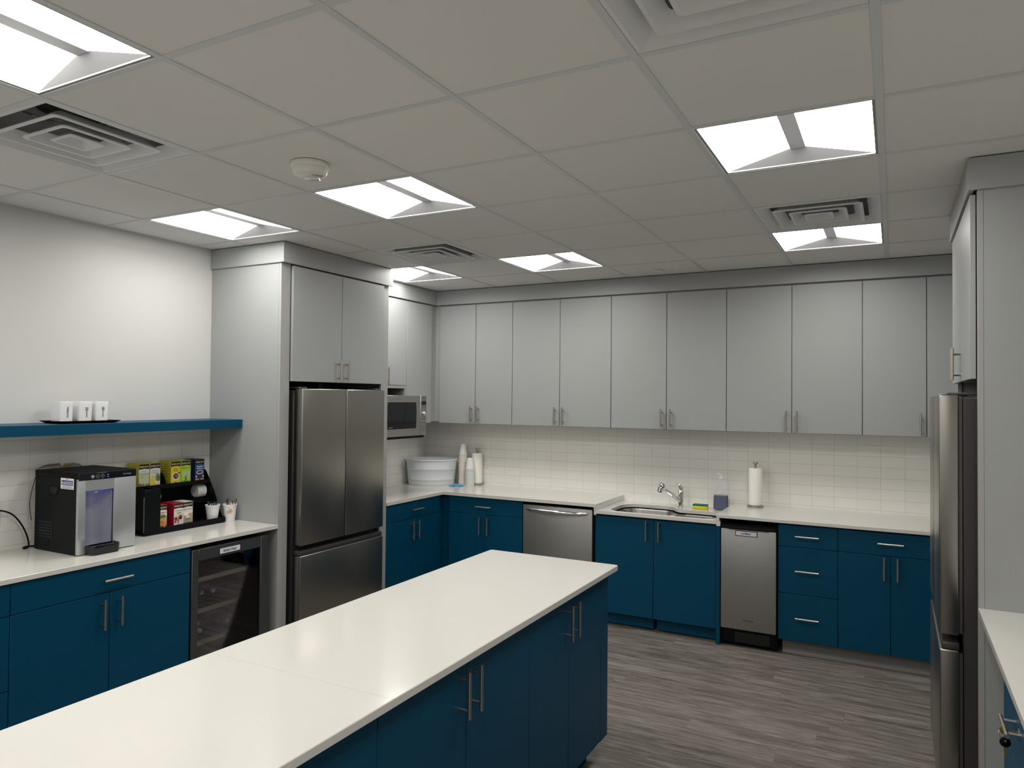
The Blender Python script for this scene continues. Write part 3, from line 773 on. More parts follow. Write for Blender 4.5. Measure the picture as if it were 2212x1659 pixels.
def holed(b, outer, holes, z):
    es = []; loops = []
    for pts in [outer]+holes:
        vs = [b.bm.verts.new((x, y, z)) for x, y in pts]; loops.append(vs)
        es += [b.bm.edges.new((vs[i], vs[(i+1) % len(vs)])) for i in range(len(vs))]
    r = bmesh.ops.triangle_fill(b.bm, use_beauty=True, use_dissolve=False, edges=es)
    fs = [f for f in r['geom'] if isinstance(f, bmesh.types.BMFace)]
    b._tag(fs); return loops
b = B('quartz'); R_ = [(-2.0115, YK), (-1.1065, YK), (-1.1065, YB-.008), (-2.0115, YB-.008)]
L1 = holed(b, R_, [OPEN], ZS); L2 = holed(b, R_, [OPEN], ZS-.024)
for l1, l2 in zip(L1, L2):
    for i in range(len(l1)): b._tag([b.bm.faces.new((l1[i], l1[(i+1) % len(l1)], l2[(i+1) % len(l1)], l2[i]))], False)
b.box(-2.029, -2.0118, YK+.002, YK+.03, ZS-.036, ZS-.003); b.box(-1.1063, -1.080, YK+.0005, YK+.03, ZS-.036, ZS-.001)
tag(b.done('sink_countertop'), 'lowered white stone countertop around the double sink', 'countertop')
t = thing('sink', 'stainless double-bowl sink set under the lowered countertop', 'sink', (-1.535, 5.45, ZS-.025))
zr = ZS-.0245
BL = rounded([(-1.925, 5.242), (-1.500, 5.242), (-1.520, 5.655), (-1.925, 5.655)], [.09, .06, .08, .12], 8)
BR = rounded([(-1.455, 5.242), (-1.146, 5.242), (-1.146, 5.548), (-1.470, 5.548)], [.06, .075, .08, .07], 8)
b = B('steel_sink')
OUT = rounded([(-1.96, 5.229), (-1.115, 5.229), (-1.115, 5.700), (-1.96, 5.700)], .03, 3)
loops = holed(b, OUT, [BL, BR], zr-.008)
b.done('rim', t)
for nm, pl in (('bowl', BL), ('bowl', BR)):
    b = B('steel_sink'); cx = sum(p[0] for p in pl)/len(pl); cyy = sum(p[1] for p in pl)/len(pl); prev = None
    for s_, z in ((1, zr-.008), (.985, zr-.02), (.97, zr-.15), (.92, zr-.175), (.80, zr-.182), (.12, zr-.186)):
        cur = [b.bm.verts.new((cx+(x-cx)*s_, cyy+(y-cyy)*s_, z)) for x, y in pl]
        if prev: b._tag([b.bm.faces.new((prev[i], prev[(i+1) % len(pl)], cur[(i+1) % len(pl)], cur[i])) for i in range(len(pl))], True)
        prev = cur
    b._tag([b.bm.faces.new(prev)])
    bo = b.done('bowl', t)
    b = B('chrome'); b.lathe([(.042, zr-.184), (.040, zr-.181), (.030, zr-.183), (.004, zr-.184)], (cx, cyy, 0), 20); b.done('drain', bo)

# ================================================================ RIGHT SIDE
fridge_surround('fridge_cabinet', 'tall light grey cabinet boxed around the right fridge', -1, .295, 3.377, 4.425, XR-.002, 3.377)
fridge('stainless fridge at the right, seen edge on from its side', -1, .165, 3.440, 4.276, XR-.06, z1=1.752, gap_z=(.715, .775))
FR_ = Frame('y', .308, -1)
cabinet('base_cabinet', 'blue drawer cabinet with keys in its lock, bottom right corner', 'cabinet', FR_, 1.90, 2.765, .10, .886, .60,
        [('drawer', 1.90, 2.765, .690, .880, ('h', 2.465, .81)), ('door', 1.90, 2.33, .102, .690, ('v', 2.29, .60)), ('door', 2.33, 2.765, .102, .690, ('v', 2.37, .60))], 'blue_laminate', toe=('blue_laminate',))
cabinet('base_cabinet', 'blue base cabinet outside the photo on the right side', 'cabinet', FR_, 1.0, 1.90, .10, .886, .60,
        [('door', 1.0, 1.45, .102, .880, ('v', 1.41, .78)), ('door', 1.45, 1.90, .102, .880, ('v', 1.49, .78))], 'blue_laminate', toe=('blue_laminate',))
b = B('quartz'); counter_box(b, .292, XR-.002, .98, 3.376); tag(b.done('countertop'), 'white stone countertop in the bottom right corner beside the grey panel', 'countertop')
t = thing('cabinet_keys', 'two keys on a ring, one in the drawer lock at bottom right', 'keys', (.29, 2.43, .80))
ky = 2.445
b = B('nickel'); b.lathe([(.011, .3055), (.011, .3075)], (0, ky, .806), 20, 'X'); b.box(.285, .3055, ky-.001, ky+.001, .803, .809); b.done('lock_face', t)
b = B('brass'); b.lathe([(.0125, -.001), (.0125, .001)], (.274, ky, .806), 20, 'Y'); b.done('key_in_lock', t)
b = B('nickel')
b.tube([(.272+.012*math.cos(a*PI/8), ky+.004*math.sin(a*PI/8), .796+.012*math.sin(a*PI/8)) for a in range(17)], .0009, 6, cap=False); b.done('key_ring', t)
b = B('black_plastic'); b.lathe([(0, -.0045), (.009, -.004), (.0135, -.002), (.0135, .002), (.009, .004), (0, .0045)], (.274, ky-.010, .777), 24, 'Y')
b.m('nickel').lathe([(.003, -.0052), (.003, .0052)], (.274, ky-.010, .782), 12, 'Y'); kk = b.done('hanging_key', t)
b = B('brass'); b.poly([(.2705, ky-.0108, .765), (.2775, ky-.0108, .765), (.2775, ky-.0108, .742), (.2765, ky-.0108, .738), (.2735, ky-.0108, .736), (.2715, ky-.0108, .742), (.2725, ky-.0108, .748), (.2705, ky-.0108, .752)], (0, .0016, 0)); b.done('key_blade', kk)

# ================================================================ ISLAND
FI = Frame('y', -1.214, 1)
ys = 3.205
IL = ['blue island cabinet at the far end, with two close bar handles', 'blue island cabinet in the middle of the island side', 'blue island cabinet nearest the bottom edge of the photo', 'blue island cabinet beyond the bottom edge of the photo']
y1 = ys
for i, wdt in enumerate((.754, .906, .906, .906)):
    y0 = y1-wdt; m_ = (y0+y1)/2
    cabinet('island_cabinet', IL[i], 'cabinet', FI, y0, y1, .115, .888, .62,
            [('door', y0, m_, .117, .884, ('v', m_-.038, .783)), ('door', m_, y1, .117, .884, ('v', m_+.036, .783))], 'blue_laminate', group='blue island cabinets', toe=('blue_laminate',))
    y1 = y0
b = B('blue_laminate'); b.box(-1.858, -1.214, ys+.0005, 3.296, .115, .888, .001); b.box(-1.80, -1.29, ys+.01, 3.22, 0, .1145)
tag(b.done('island_end_panel'), 'blue end panel closing the far end of the island', 'end panel')
b = B('blue_laminate'); b.box(-1.859, -1.8345, y1, ys, .115, .888); tag(b.done('island_back_panel'), 'blue back panel of the island facing the drinks cooler', 'back panel')
for (ya, yb, l) in ((1.5705, 3.355, 'far half of the white stone island countertop, beyond the fine seam'), (-.30, 1.5697, 'near half of the white stone island countertop, this side of the seam')):
    b = B('quartz'); b.poly([(x, y, ZT-.025) for x, y in ((-1.896, ya), (-1.183, ya), (-1.183, yb), (-1.896, yb))], (0, 0, .025))
    ve = [e for e in b.bm.edges if abs(e.verts[0].co.z-e.verts[1].co.z) > .01 and abs(e.verts[0].co.y-3.355) < 1e-4]
    if ve: bmesh.ops.bevel(b.bm, geom=ve, offset=.012, segments=4, affect='EDGES', profile=.5)
    bmesh.ops.bevel(b.bm, geom=[e for e in b.bm.edges if abs(e.verts[0].co.z-e.verts[1].co.z) < .001 and not (abs(e.verts[0].co.y-1.57) < .002 and abs(e.verts[1].co.y-1.57) < .002)], offset=.002, segments=1, affect='EDGES')
    tag(b.done('island_countertop'), l, 'countertop')

# ================================================================ THINGS ON THE BACK WORKTOP
# oval tub
t = thing('oval_tub', 'white enamelled oval tub with raised hoops in the counter corner', 'tub', (-3.806, 5.594, ZT))
tc_, ta = (-3.806, 5.594, 0), math.atan2(.563, .826)
RA, RB = .240, .170
def oval_rows(b, rows, flip=False):
    prev = None
    for s_, z in rows:
        cur = []
        for i in range(56):
            a = 2*PI*i/56; p = Matrix.Rotation(ta, 3, 'Z') @ Vector((RA*s_*math.cos(a), RB*s_*math.sin(a), 0))
            cur.append(b.bm.verts.new((tc_[0]+p.x, tc_[1]+p.y, z)))
        if prev: b._tag([b.bm.faces.new((prev[i], prev[(i+1) % 56], cur[(i+1) % 56], cur[i])) for i in range(56)], True)
        prev = cur
    return prev
z0 = ZT+.001
b = B('white_enamel')
last = oval_rows(b, [(.02, z0+.004), (.80, z0+.004), (.865, z0), (.88, z0+.004), (.885, z0+.012), (.900, z0+.045), (.912, z0+.048), (.914, z0+.053), (.905, z0+.056),
                     (.942, z0+.140), (.955, z0+.143), (.957, z0+.149), (.947, z0+.152), (.982, z0+.222), (1.02, z0+.224), (1.03, z0+.230), (1.02, z0+.236), (.985, z0+.236), (.972, z0+.228), (.93, z0+.14), (.87, z0+.02), (.4, z0+.008), (.02, z0+.007)])
b.done('tub_body', t)
for s_ in (-1, 1):
    b = B('white_enamel'); ax = Matrix.Rotation(ta, 3, 'Z')
    def hp(l, w_, z):
        p = ax @ Vector((l, w_, 0)); return (tc_[0]+p.x, tc_[1]+p.y, z)
    b.tube([hp(s_*.240, -.032, z0+.215), hp(s_*.254, -.032, z0+.212), hp(s_*.256, -.032, z0+.165), hp(s_*.255, -.02, z0+.160), hp(s_*.255, .02, z0+.160), hp(s_*.256, .032, z0+.165), hp(s_*.254, .032, z0+.212), hp(s_*.240, .032, z0+.215)], .004, 8)
    b.done('handle', t)

# nested upside-down paper cups: each cup is a thing of its own
def cup_proto(body, r0, r1, h, label, grp):
    t = thing('paper_cup', label, 'cup', (0, 0, 0), grp)
    b = B(body)       # upside down: rim at the bottom
    b.lathe([(r0-.002, .0), (r0-.0022, .003), (r1, h-.002), (r1-.003, h), (r1-.006, h-.003), (.004, h-.003)], (0, 0, 0), 28, cap=False)
    b.done('cup_wall', t)
    b = B('white_plastic'); b.lathe([(r0-.002, 0), (r0, .0008), (r0+.0006, .0028), (r0-.0005, .0045), (r0-.0026, .0045)], (0, 0, 0), 28, cap=False)
    b.done('rim', t)
    return t
def dup(root, loc, label=None, group=None):
    r = root.copy(); C.objects.link(r); r.location = loc
    if label: r['label'] = label
    if group: r['group'] = group
    for ch in list(root.children):
        c = ch.copy(); C.objects.link(c); c.parent = r
        for g in list(ch.children):
            d = g.copy(); C.objects.link(d); d.parent = c
    return r
def cup_stack(x, y, n, pitch, body, r0, r1, h, lab_in, lab_top, grp):
    p0 = cup_proto(body, r0, r1, h, lab_in, grp); p0.location = (x, y, ZT+.0006)
    for i in range(1, n-1):
        dup(p0, (x+random.uniform(-.0004, .0004), y+random.uniform(-.0004, .0004), ZT+.0006+i*pitch))
    pt = cup_proto('white_foam', r0, r1, h, lab_top, grp); pt.location = (x, y, ZT+.0006+(n-1)*pitch); pt['category'] = 'cup'
    del pt['group']
cup_stack(-3.540, 5.720, 27, .01068, 'peach_cup', .0405, .0255, .100, 'peach-banded paper cup nested in the taller stack of upturned cups', 'white upturned cup on top of the taller cup stack', 'cups nested in the taller stack')
cup_stack(-3.440, 5.680, 15, .01090, 'blue_cup', .0425, .0255, .098, 'pale blue paper cup nested in the shorter stack of upturned cups', 'white upturned cup on top of the shorter cup stack', 'cups nested in the shorter stack')

def towel_set(x, y, lab_h, lab_r):
    t = thing('paper_towel_holder', lab_h, 'paper towel holder', (x, y, ZT+.0005)); z = ZT+.0005
    b = B('nickel'); b.lathe([(.058, z), (.0605, z+.002), (.0605, z+.011), (.058, z+.013), (0, z+.013)], (x, y, 0), 40); b.done('base', t)
    b = B('nickel'); b.lathe([(.0075, z+.0131), (.0075, z+.316)], (x, y, 0), 16); b.done('rod', t)
    b = B('nickel'); b.lathe([(.0075, z+.316), (.010, z+.3162), (.010, z+.324), (.018, z+.3265), (.019, z+.334), (.0175, z+.337), (0, z+.338)], (x, y, 0), 28); b.done('knob', t)
    b = B('paper'); b.lathe([(.020, z+.0135), (.047, z+.0135), (.0485, z+.015), (.0485, z+.291), (.047, z+.293), (.020, z+.293), (.020, z+.0135)], (x, y, 0), 40, cap=False)
    tag(b.done('paper_towel_roll'), lab_r, 'paper towel roll')
towel_set(-3.417, 5.772, 'steel paper towel stand in the corner behind the cup stacks', 'white paper towel roll in the corner behind the cup stacks')
towel_set(-.925, 5.700, 'steel paper towel stand right of the blue soap jug', 'white paper towel roll standing alone right of the sink')

# blue cloth: a small crumpled sheet
b = B('cloth_blue'); nx, ny = 26, 16; ca = math.radians(38); cen = Vector((-3.515, 5.568)); g = []
rnd = random.Random(3)
for j in range(ny+1):
    row = []
    for i in range(nx+1):
        u, v = i/nx-.5, j/ny-.5
        x = u*.125*(1+.12*math.sin(9*v+2)); y = v*.062*(1+.22*math.sin(7*u+1))
        z = .008+.006*math.sin(13*u+3*v)*math.cos(11*v+2*u)+.003*math.sin(37*u+9*v)
        edge = max(abs(u), abs(v)); z = z*(1-max(0, edge-.40)*7)+.0005
        row.append(b.bm.verts.new((cen.x+x*math.cos(ca)-y*math.sin(ca), cen.y+x*math.sin(ca)+y*math.cos(ca), ZT+max(.0008, z))))
    g.append(row)
b._tag([b.bm.faces.new((g[j][i], g[j][i+1], g[j+1][i+1], g[j+1][i])) for j in range(ny) for i in range(nx)], True)
o = b.done('cleaning_cloth'); tag(o, 'small crumpled bright blue cloth on the counter in front of the cups', 'cloth')
md = o.modifiers.new('thick', 'SOLIDIFY'); md.thickness = .002; md.offset = 1

def outlet(name, label, fr, u, z, gfci=False):
    t = thing(name, label, 'wall outlet', fr.pt(u, 0, z))
    b = B('white_plastic'); fr.box(b, u-.035, u+.035, .0003, .006, z-.0575, z+.0575, .002); b.done('plate', t)
    for dz in (-.0195, .0195):
        b = B('white_plastic'); fr.box(b, u-.0165, u+.0165, .006, .0085, z+dz-.0145, z+dz+.0145, .003)
        b.m('black_matte')
        for du, hh in ((-.0065, .005), (.0065, .004)): fr.box(b, u+du-.0012, u+du+.0012, .0082, .0088, z+dz-.001, z+dz+hh+.002)
        fr.box(b, u-.0025, u+.0025, .0082, .0088, z+dz-.0105, z+dz-.0055)
        b.done('socket', t)
outlet('wall_outlet', 'white wall outlet on the tiles, half behind the corner towel roll', Frame('x', YB-.008, -1), -3.372, 1.118)
outlet('wall_outlet', 'white wall outlet at the left edge with a black cord plugged in', Frame('y', XL+.008, 1), 2.008, 1.110)

# faucet
t = thing('faucet', 'chrome pull-out faucet behind the double sink', 'faucet', (-1.500, 5.722, ZS))
fx, fy = -1.500, 5.722
b = B('chrome'); b.lathe([(.026, ZS+.0005), (.026, ZS+.004), (.0225, ZS+.007), (.0215, ZS+.04), (.0225, ZS+.09), (.0235, ZS+.115), (.021, ZS+.128), (.012, ZS+.136), (0, ZS+.138)], (fx, fy, 0), 28); b.done('body', t)
hd = Vector((-1.610, 5.560, 1.035)); st = Vector((fx-.006, fy-.010, ZS+.050)); dr = (hd-st).normalized()
b = B('chrome'); b.tube([st, st.lerp(hd, .12), st.lerp(hd, .5), st.lerp(hd, .52), st.lerp(hd, .83)], .015, 18, radii=[.0180, .0175, .0165, .0155, .0165]); b.done('spout', t)
b = B('chrome'); b.tube([st.lerp(hd, .83), st.lerp(hd, .88), st.lerp(hd, .95), hd, hd+dr*.012+Vector((0, 0, -.002)), hd+dr*.020+Vector((0, 0, -.006))], .02, 20, radii=[.0165, .020, .027, .031, .027, .012])
b.tube([hd+Vector((-.004, -.006, -.010)), hd+Vector((-.010, -.014, -.040))], .020, 18, radii=[.026, .022]); h_ = b.done('spray_head', t)
b = B('black_plastic'); b.tube([hd+Vector((-.010, -.0143, -.0402)), hd+Vector((-.0106, -.0149, -.043))], .015, 18); b.done('nozzle', h_)
b = B('chrome'); b.tube([(fx, fy, ZS+.130), (fx-.002, fy-.004, ZS+.150), (fx-.012, fy-.010, ZS+.172), (fx-.028, fy-.014, ZS+.180)], .01, 12, radii=[.018, .015, .009, .005])
b.tube([(fx+.010, fy+.004, ZS+.120), (fx+.012, fy+.004, ZS+.150), (fx-.004, fy-.004, ZS+.168)], .005, 8, radii=[.008, .007, .005]); b.done('lever', t)

# sponge
t = thing('sponge', 'yellow sponge with green scouring top beside the sink', 'sponge', (-1.337, 5.690, ZS))
RZ = Matrix.Rotation(math.radians(4), 3, 'Z')
b = B('sponge_yellow'); b.box(-1.394, -1.280, 5.658, 5.726, ZS+.0008, ZS+.024, .005, 3, rot=RZ); b.done('foam', t)
b = B('sponge_green'); b.box(-1.393, -1.281, 5.659, 5.725, ZS+.0241, ZS+.034, .002, 2, rot=RZ)
for v in b.bm.verts:
    if v.co.z > ZS+.03: v.co.z -= .004*math.exp(-((v.co.x+1.337)/.02)**2)
b.done('scouring_pad', t)

# soap jug
t = thing('soap_jug', 'clear plastic jug half full of blue dish soap, beside the sink', 'soap bottle', (-1.182, 5.712, ZS))
jx, jy, jz = -1.182, 5.712, ZS+.0008
def jug_rows(b, rows, k=1.0):
    prev = None; n = 32
    for a, d_, z, dx in rows:
        cur = []
        for i in range(n):
            an = 2*PI*i/n; c_, s_ = math.cos(an), math.sin(an)
            cur.append(b.bm.verts.new((jx+dx+a*k*math.copysign(abs(c_)**.6, c_), jy+d_*k*math.copysign(abs(s_)**.6, s_), z)))
        if prev: b._tag([b.bm.faces.new((prev[i], prev[(i+1) % n], cur[(i+1) % n], cur[i])) for i in range(n)], True)
        else: b._tag([b.bm.faces.new(cur[::-1])])
        prev = cur
    b._tag([b.bm.faces.new(prev)])
JR = [(.052, .036, jz, 0), (.058, .041, jz+.006, 0), (.059, .042, jz+.03, 0), (.058, .041, jz+.09, 0), (.056, .040, jz+.115, 0), (.054, .039, jz+.14, .0), (.053, .037, jz+.175, 0),
      (.050, .034, jz+.195, 0), (.042, .028, jz+.212, 0), (.028, .020, jz+.224, 0), (.016, .014, jz+.230, 0), (.015, .013, jz+.240, 0)]
b = B('jug_plastic'); jug_rows(b, JR); jb = b.done('jug_body', t)
b = B('soap_liquid'); jug_rows(b, [(a, d_, min(z, jz+.112), dx) for a, d_, z, dx in JR if z < jz+.12], .965)
for v in b.bm.verts: v.co.z += .002
b.done('blue_soap', t)
b = B('jug_plastic'); b.box(jx-.014, jx+.016, jy-.0425, jy-.034, jz+.125, jz+.185, .007, 3); b.done('grip_recess', jb)
b = B('white_plastic'); b.lathe([(.0155, jz+.2402), (.0155, jz+.256), (.006, jz+.258), (.006, jz+.268), (.012, jz+.269), (.012, jz+.276), (0, jz+.277)], (jx, jy, 0), 20)
b.tube([(jx-.008, jy, jz+.272), (jx-.034, jy-.004, jz+.279)], .004, 8); b.done('pump_cap', t)
b = B('print_white'); b.box(jx+.0592, jx+.0602, jy-.030, jy+.020, jz+.040, jz+.095); b.m('print_white').box(jx+.0592, jx+.0602, jy-.030, jy+.020, jz+.099, jz+.13)
b.m('print_navy')
for k in range(6): b.box(jx+.0602, jx+.0605, jy-.024, jy+.012, jz+.046+k*.007, jz+.049+k*.007)
b.done('back_label', t)

# ================================================================ SHELF: canisters and tray
SZ = 1.566
tx0, tx1, ty0, ty1 = -3.990, -3.790, 2.192, 2.520
b = B('black_matte')
def rect(x0, x1, y0, y1, z): return [b.bm.verts.new(p) for p in ((x0, y0, z), (x1, y0, z), (x1, y1, z), (x0, y1, z))]
e = .022
A = rect(tx0+e, tx1-e, ty0+e, ty1-e, SZ+.0006); B2 = rect(tx0, tx1, ty0, ty1, SZ+.0135); C2 = rect(tx0+.003, tx1-.003, ty0+.003, ty1-.003, SZ+.0145); D2 = rect(tx0+e+.004, tx1-e-.004, ty0+e+.004, ty1-e-.004, SZ+.0042)
b._tag([b.bm.faces.new(A)]); b._tag([b.bm.faces.new(D2)])
for P_, Q_ in ((A, B2), (B2, C2), (C2, D2)):
    for i in range(4): b._tag([b.bm.faces.new((P_[i], P_[(i+1) % 4], Q_[(i+1) % 4], Q_[i]))])
tag(b.done('serving_tray'), 'black rectangular tray with flared rim on the blue shelf', 'tray')
KN = [(-.002, -.030), (.004, -.030), (.004, -.012), (.005, -.006), (.006, .008), (.0058, .024), (.004, .031), (-.001, .026), (-.004, .014), (-.0045, .0), (-.002, -.010)]
FK_ = [(-.003, -.030), (.003, -.030), (.003, .002), (.0075, .010), (.0082, .026), (.0056, .0262), (.0052, .016), (.0036, .016), (.0030, .0262), (.0012, .0262), (.0010, .016), (-.0010, .016), (-.0012, .0262), (-.0030, .0262), (-.0036, .016), (-.0052, .016), (-.0056, .0262), (-.0082, .026), (-.0075, .010), (-.003, .002)]
SP = [(-.0026, -.030), (.0026, -.030), (.0026, .004)] + [(.008*math.sin(a), .016-.012*math.cos(a)) for a in [PI*(.12+k*.11) for k in range(17)]] + [(-.0026, .004)]
def canister(y0, y1, label, icon):
    x0, x1 = -3.958, -3.868; zc0 = SZ+.0048; cy = (y0+y1)/2; cx = (x0+x1)/2; hx, hy = (x1-x0)/2, (y1-y0)/2
    t = thing('cutlery_canister', label, 'canister', (cx, cy, zc0), 'white square cutlery canisters')
    b = B('white_ceramic'); rows = []
    for s_, z in ((.93, 0), (.97, .002), (.98, .02), (1.0, .09), (1.012, .109), (1.0, .112), (.93, .112), (.90, .105), (.88, .01)):
        pts = rounded([(cx-hx*s_, cy-hy*s_), (cx+hx*s_, cy-hy*s_), (cx+hx*s_, cy+hy*s_), (cx-hx*s_, cy+hy*s_)], .008, 4)
        rows.append([b.bm.verts.new((p[0], p[1], zc0+z)) for p in pts])
    n = len(rows[0])
    for a, c in zip(rows, rows[1:]): b._tag([b.bm.faces.new((a[i], a[(i+1) % n], c[(i+1) % n], c[i])) for i in range(n)], True)
    b._tag([b.bm.faces.new(rows[0][::-1])]); b._tag([b.bm.faces.new(rows[-1])])
    b.done('box', t)
    nm, pts = icon
    b = B('print_grey'); b.poly([(x1+.0002, cy+.004+p[0]*.95, zc0+.056+p[1]*.95) for p in pts], (.0006, 0, 0)); b.done(nm, t)
canister(2.231, 2.301, 'white square canister with a knife symbol, left of the three on the shelf', ('knife_symbol', KN))
canister(2.333, 2.405, 'white square canister with a fork symbol, middle of the three on the shelf', ('fork_symbol', FK_))
canister(2.424, 2.496, 'white square canister with a spoon symbol, right of the three on the shelf', ('spoon_symbol', SP))

# ================================================================ WATER DISPENSER
t = thing('water_dispenser', 'black and silver countertop water dispenser with blue-lit bay', 'water dispenser', (-3.77, 2.318, ZT))
dx0, dx1, dy0, dy1, dz0, dz1 = -3.955, -3.600, 2.163, 2.474, ZT+.004, 1.326
b = B('black_plastic')
b.box(dx0, dx1-.001, dy0, dy0+.008, dz0, dz1-.03, .001); b.box(dx0, dx1-.001, dy1-.008, dy1, dz0, dz1-.03, .001)
b.box(dx0, dx0+.006, dy0+.008, dy1-.008, dz0, dz1-.03); b.box(dx0, dx1-.001, dy0+.008, dy1-.008, dz0, dz0+.006)
for k in range(30): b.box(dx0+.008, dx0+.135, dy0-.0012, dy0, dz0+.02+k*.0118, dz0+.0262+k*.0118)
for xx in (dx0+.03, dx1-.05):
    for yy in (dy0+.03, dy1-.05): b.box(xx, xx+.02, yy, yy+.02, ZT+.0005, dz0)
b.m('dark_gap')
for k in range(6): b.box(dx0+.038, dx0+.163, dy0-.0020, dy0-.0012, 1.060-k*.0152, 1.068-k*.0152)
b.done('casing', t)
b = B('black_matte'); b.box(dx0-.002, dx1+.014, dy0-.002, dy1+.002, dz1-.030, dz1, .004, 3); b.done('top_cover', t)
b = B('black_matte'); P = [(-.045, 0), (.045, 0), (.044, -.014), (.036, -.032), (.018, -.044), (-.004, -.046), (-.026, -.038), (-.040, -.020)]
b.poly([(-3.788+p, dy0-.0003, 1.250+q) for p, q in P], (0, -.0022, 0)); b.m('dark_gap'); b.poly([(-3.788+p*.72, dy0-.0025, 1.247+q*.78) for p, q in P], (0, -.0006, 0)); b.done('carry_recess', t)
b = B('print_white'); b.box(-3.730, -3.620, dy0-.0008, dy0, 1.243, 1.298); b.m('print_purple'); b.box(-3.724, -3.626, dy0-.0012, dy0-.0008, 1.2615, 1.287)
s_ = b.done('sticker', t)
Rr, Uu = (1, 0, 0), (0, 0, 1)
text('firstCHOICE', (-3.675, dy0-.0012, 1.2735), Rr, Uu, .015, 'print_white', s_, width=.092, bold=.012)
b = B('print_black')
for cx_, w_, z_ in ((-3.675, .022, 1.2925), (-3.675, .080, 1.2552), (-3.675, .096, 1.2482)): b.box(cx_-w_/2, cx_+w_/2, dy0-.0010, dy0-.0008, z_-.0012, z_+.0012)
b.done('fine_print', s_)
# silver front with an opening
ax0, ax1, az0, az1 = 2.203, 2.350, .952, 1.234
fz1 = dz1-.030
b = B('silver_plastic'); xf0, xf1 = dx1, dx1+.016
b.box(xf0, xf1, dy0, ax0, dz0, fz1, .003, 2); b.box(xf0, xf1, ax1, dy1, dz0, fz1, .003, 2)
b.box(xf0, xf1-.0005, ax0-.002, ax1+.002, az1, fz1); b.box(xf0, xf1-.0005, ax0-.002, ax1+.002, dz0, az0)
b.done('front_panel', t)
b = B('alcove'); N = 14; r0 = []; r1 = []
for k in range(N+1):
    f = k/N; y = ax0+(ax1-ax0)*f; x = xf0-.012-.075*math.sin(PI*min(1, f*1.05))**.6
    r0.append((x, y, az0)); r1.append((x, y, az1))
for k in range(N): b.quad([r0[k], r0[k+1], r1[k+1], r1[k]], True)
b.quad([(xf1-.006, ax0, az0), r0[0], r1[0], (xf1-.006, ax0, az1)]); b.quad([(xf1-.006, ax1, az0), r0[-1], r1[-1], (xf1-.006, ax1, az1)])
b.quad([(xf0-.1, ax0, az0), (xf0-.1, ax1, az0), (xf1-.006, ax1, az0), (xf1-.006, ax0, az0)]); b.quad([(xf0-.1, ax0, az1), (xf0-.1, ax1, az1), (xf1-.006, ax1, az1), (xf1-.006, ax0, az1)])
bmesh.ops.remove_doubles(b.bm, verts=b.bm.verts, dist=.0002)
b.done('dispensing_bay', t)
b = B('led_blue'); b.box(xf0-.050, xf0-.040, ax0+.02, ax1-.02, az1-.004, az1-.001); b.done('bay_lamp', t)
b = B('white_plastic'); b.box(xf0-.022, xf0-.006, 2.262, 2.278, az1-.016, az1-.0045, .002); b.done('nozzle', t)
b = B('black_gloss'); b.box(xf1-.004, xf1+.0005, dy0+.002, dy1-.001, fz1-.009, dz1-.004, .001)
p = b.done('button_panel', t)
xb = xf1+.0005
for yy in (2.236, 2.262, 2.288):
    b = B('ring_print'); b.lathe([(.0092, xb), (.0092, xb+.0004), (.0080, xb+.0004), (.0080, xb)], (0, yy, 1.3045), 24, 'X', cap=False); b.done('button_ring', p)
b = B('print_pale'); b.lathe([(.0045, xb), (.0045, xb+.0003)], (0, 2.236, 1.3045), 16, 'X'); b.done('button_symbol', p)
text('HOT', (xb, 2.288, 1.3045), (0, 1, 0), (0, 0, 1), .0045, 'ring_print', p, width=.010); text('*', (xb, 2.262, 1.3035), (0, 1, 0), (0, 0, 1), .008, 'ring_print', p, width=.006)
for zz in (1.309, 1.298):
    b = B('led_blue'); b.box(xb, xb+.0006, 2.3145, 2.3185, zz-.0015, zz+.0015); b.done('indicator_light', p)
text('waterlogic', (xb, 2.420, 1.304), (0, 1, 0), (0, 0, 1), .0075, 'ring_print', p, width=.048)
b = B('black_gloss'); tp = []
def tray_out(g_, z, b):
    pts = rounded([(xf1-.002, ax0-.002+g_), (xf1+.060-g_, ax0+.002+g_), (xf1+.060-g_, ax1+.006-g_), (xf1-.002, ax1+.010-g_)], [.004, .022, .022, .004], 6)
    return [b.bm.verts.new((q[0], q[1], z)) for q in pts]
rows = [tray_out(.008, ZT+.0006, b), tray_out(.002, ZT+.006, b), tray_out(0, ZT+.046, b), tray_out(.004, ZT+.047, b), tray_out(.007, ZT+.040, b)]
n = len(rows[0])
for a, c in zip(rows, rows[1:]): b._tag([b.bm.faces.new((a[i], a[(i+1) % n], c[(i+1) % n], c[i])) for i in range(n)], True)
b._tag([b.bm.faces.new(rows[0][::-1])]); b._tag([b.bm.faces.new(rows[-1])])
tr = b.done('drip_tray', t)
b = B('fridge_dark')
for k in range(11): b.box(xf1+.008, xf1+.048, ax0+.016+k*.0115, ax0+.021+k*.0115, ZT+.0402, ZT+.0425)
b.done('grate', tr)
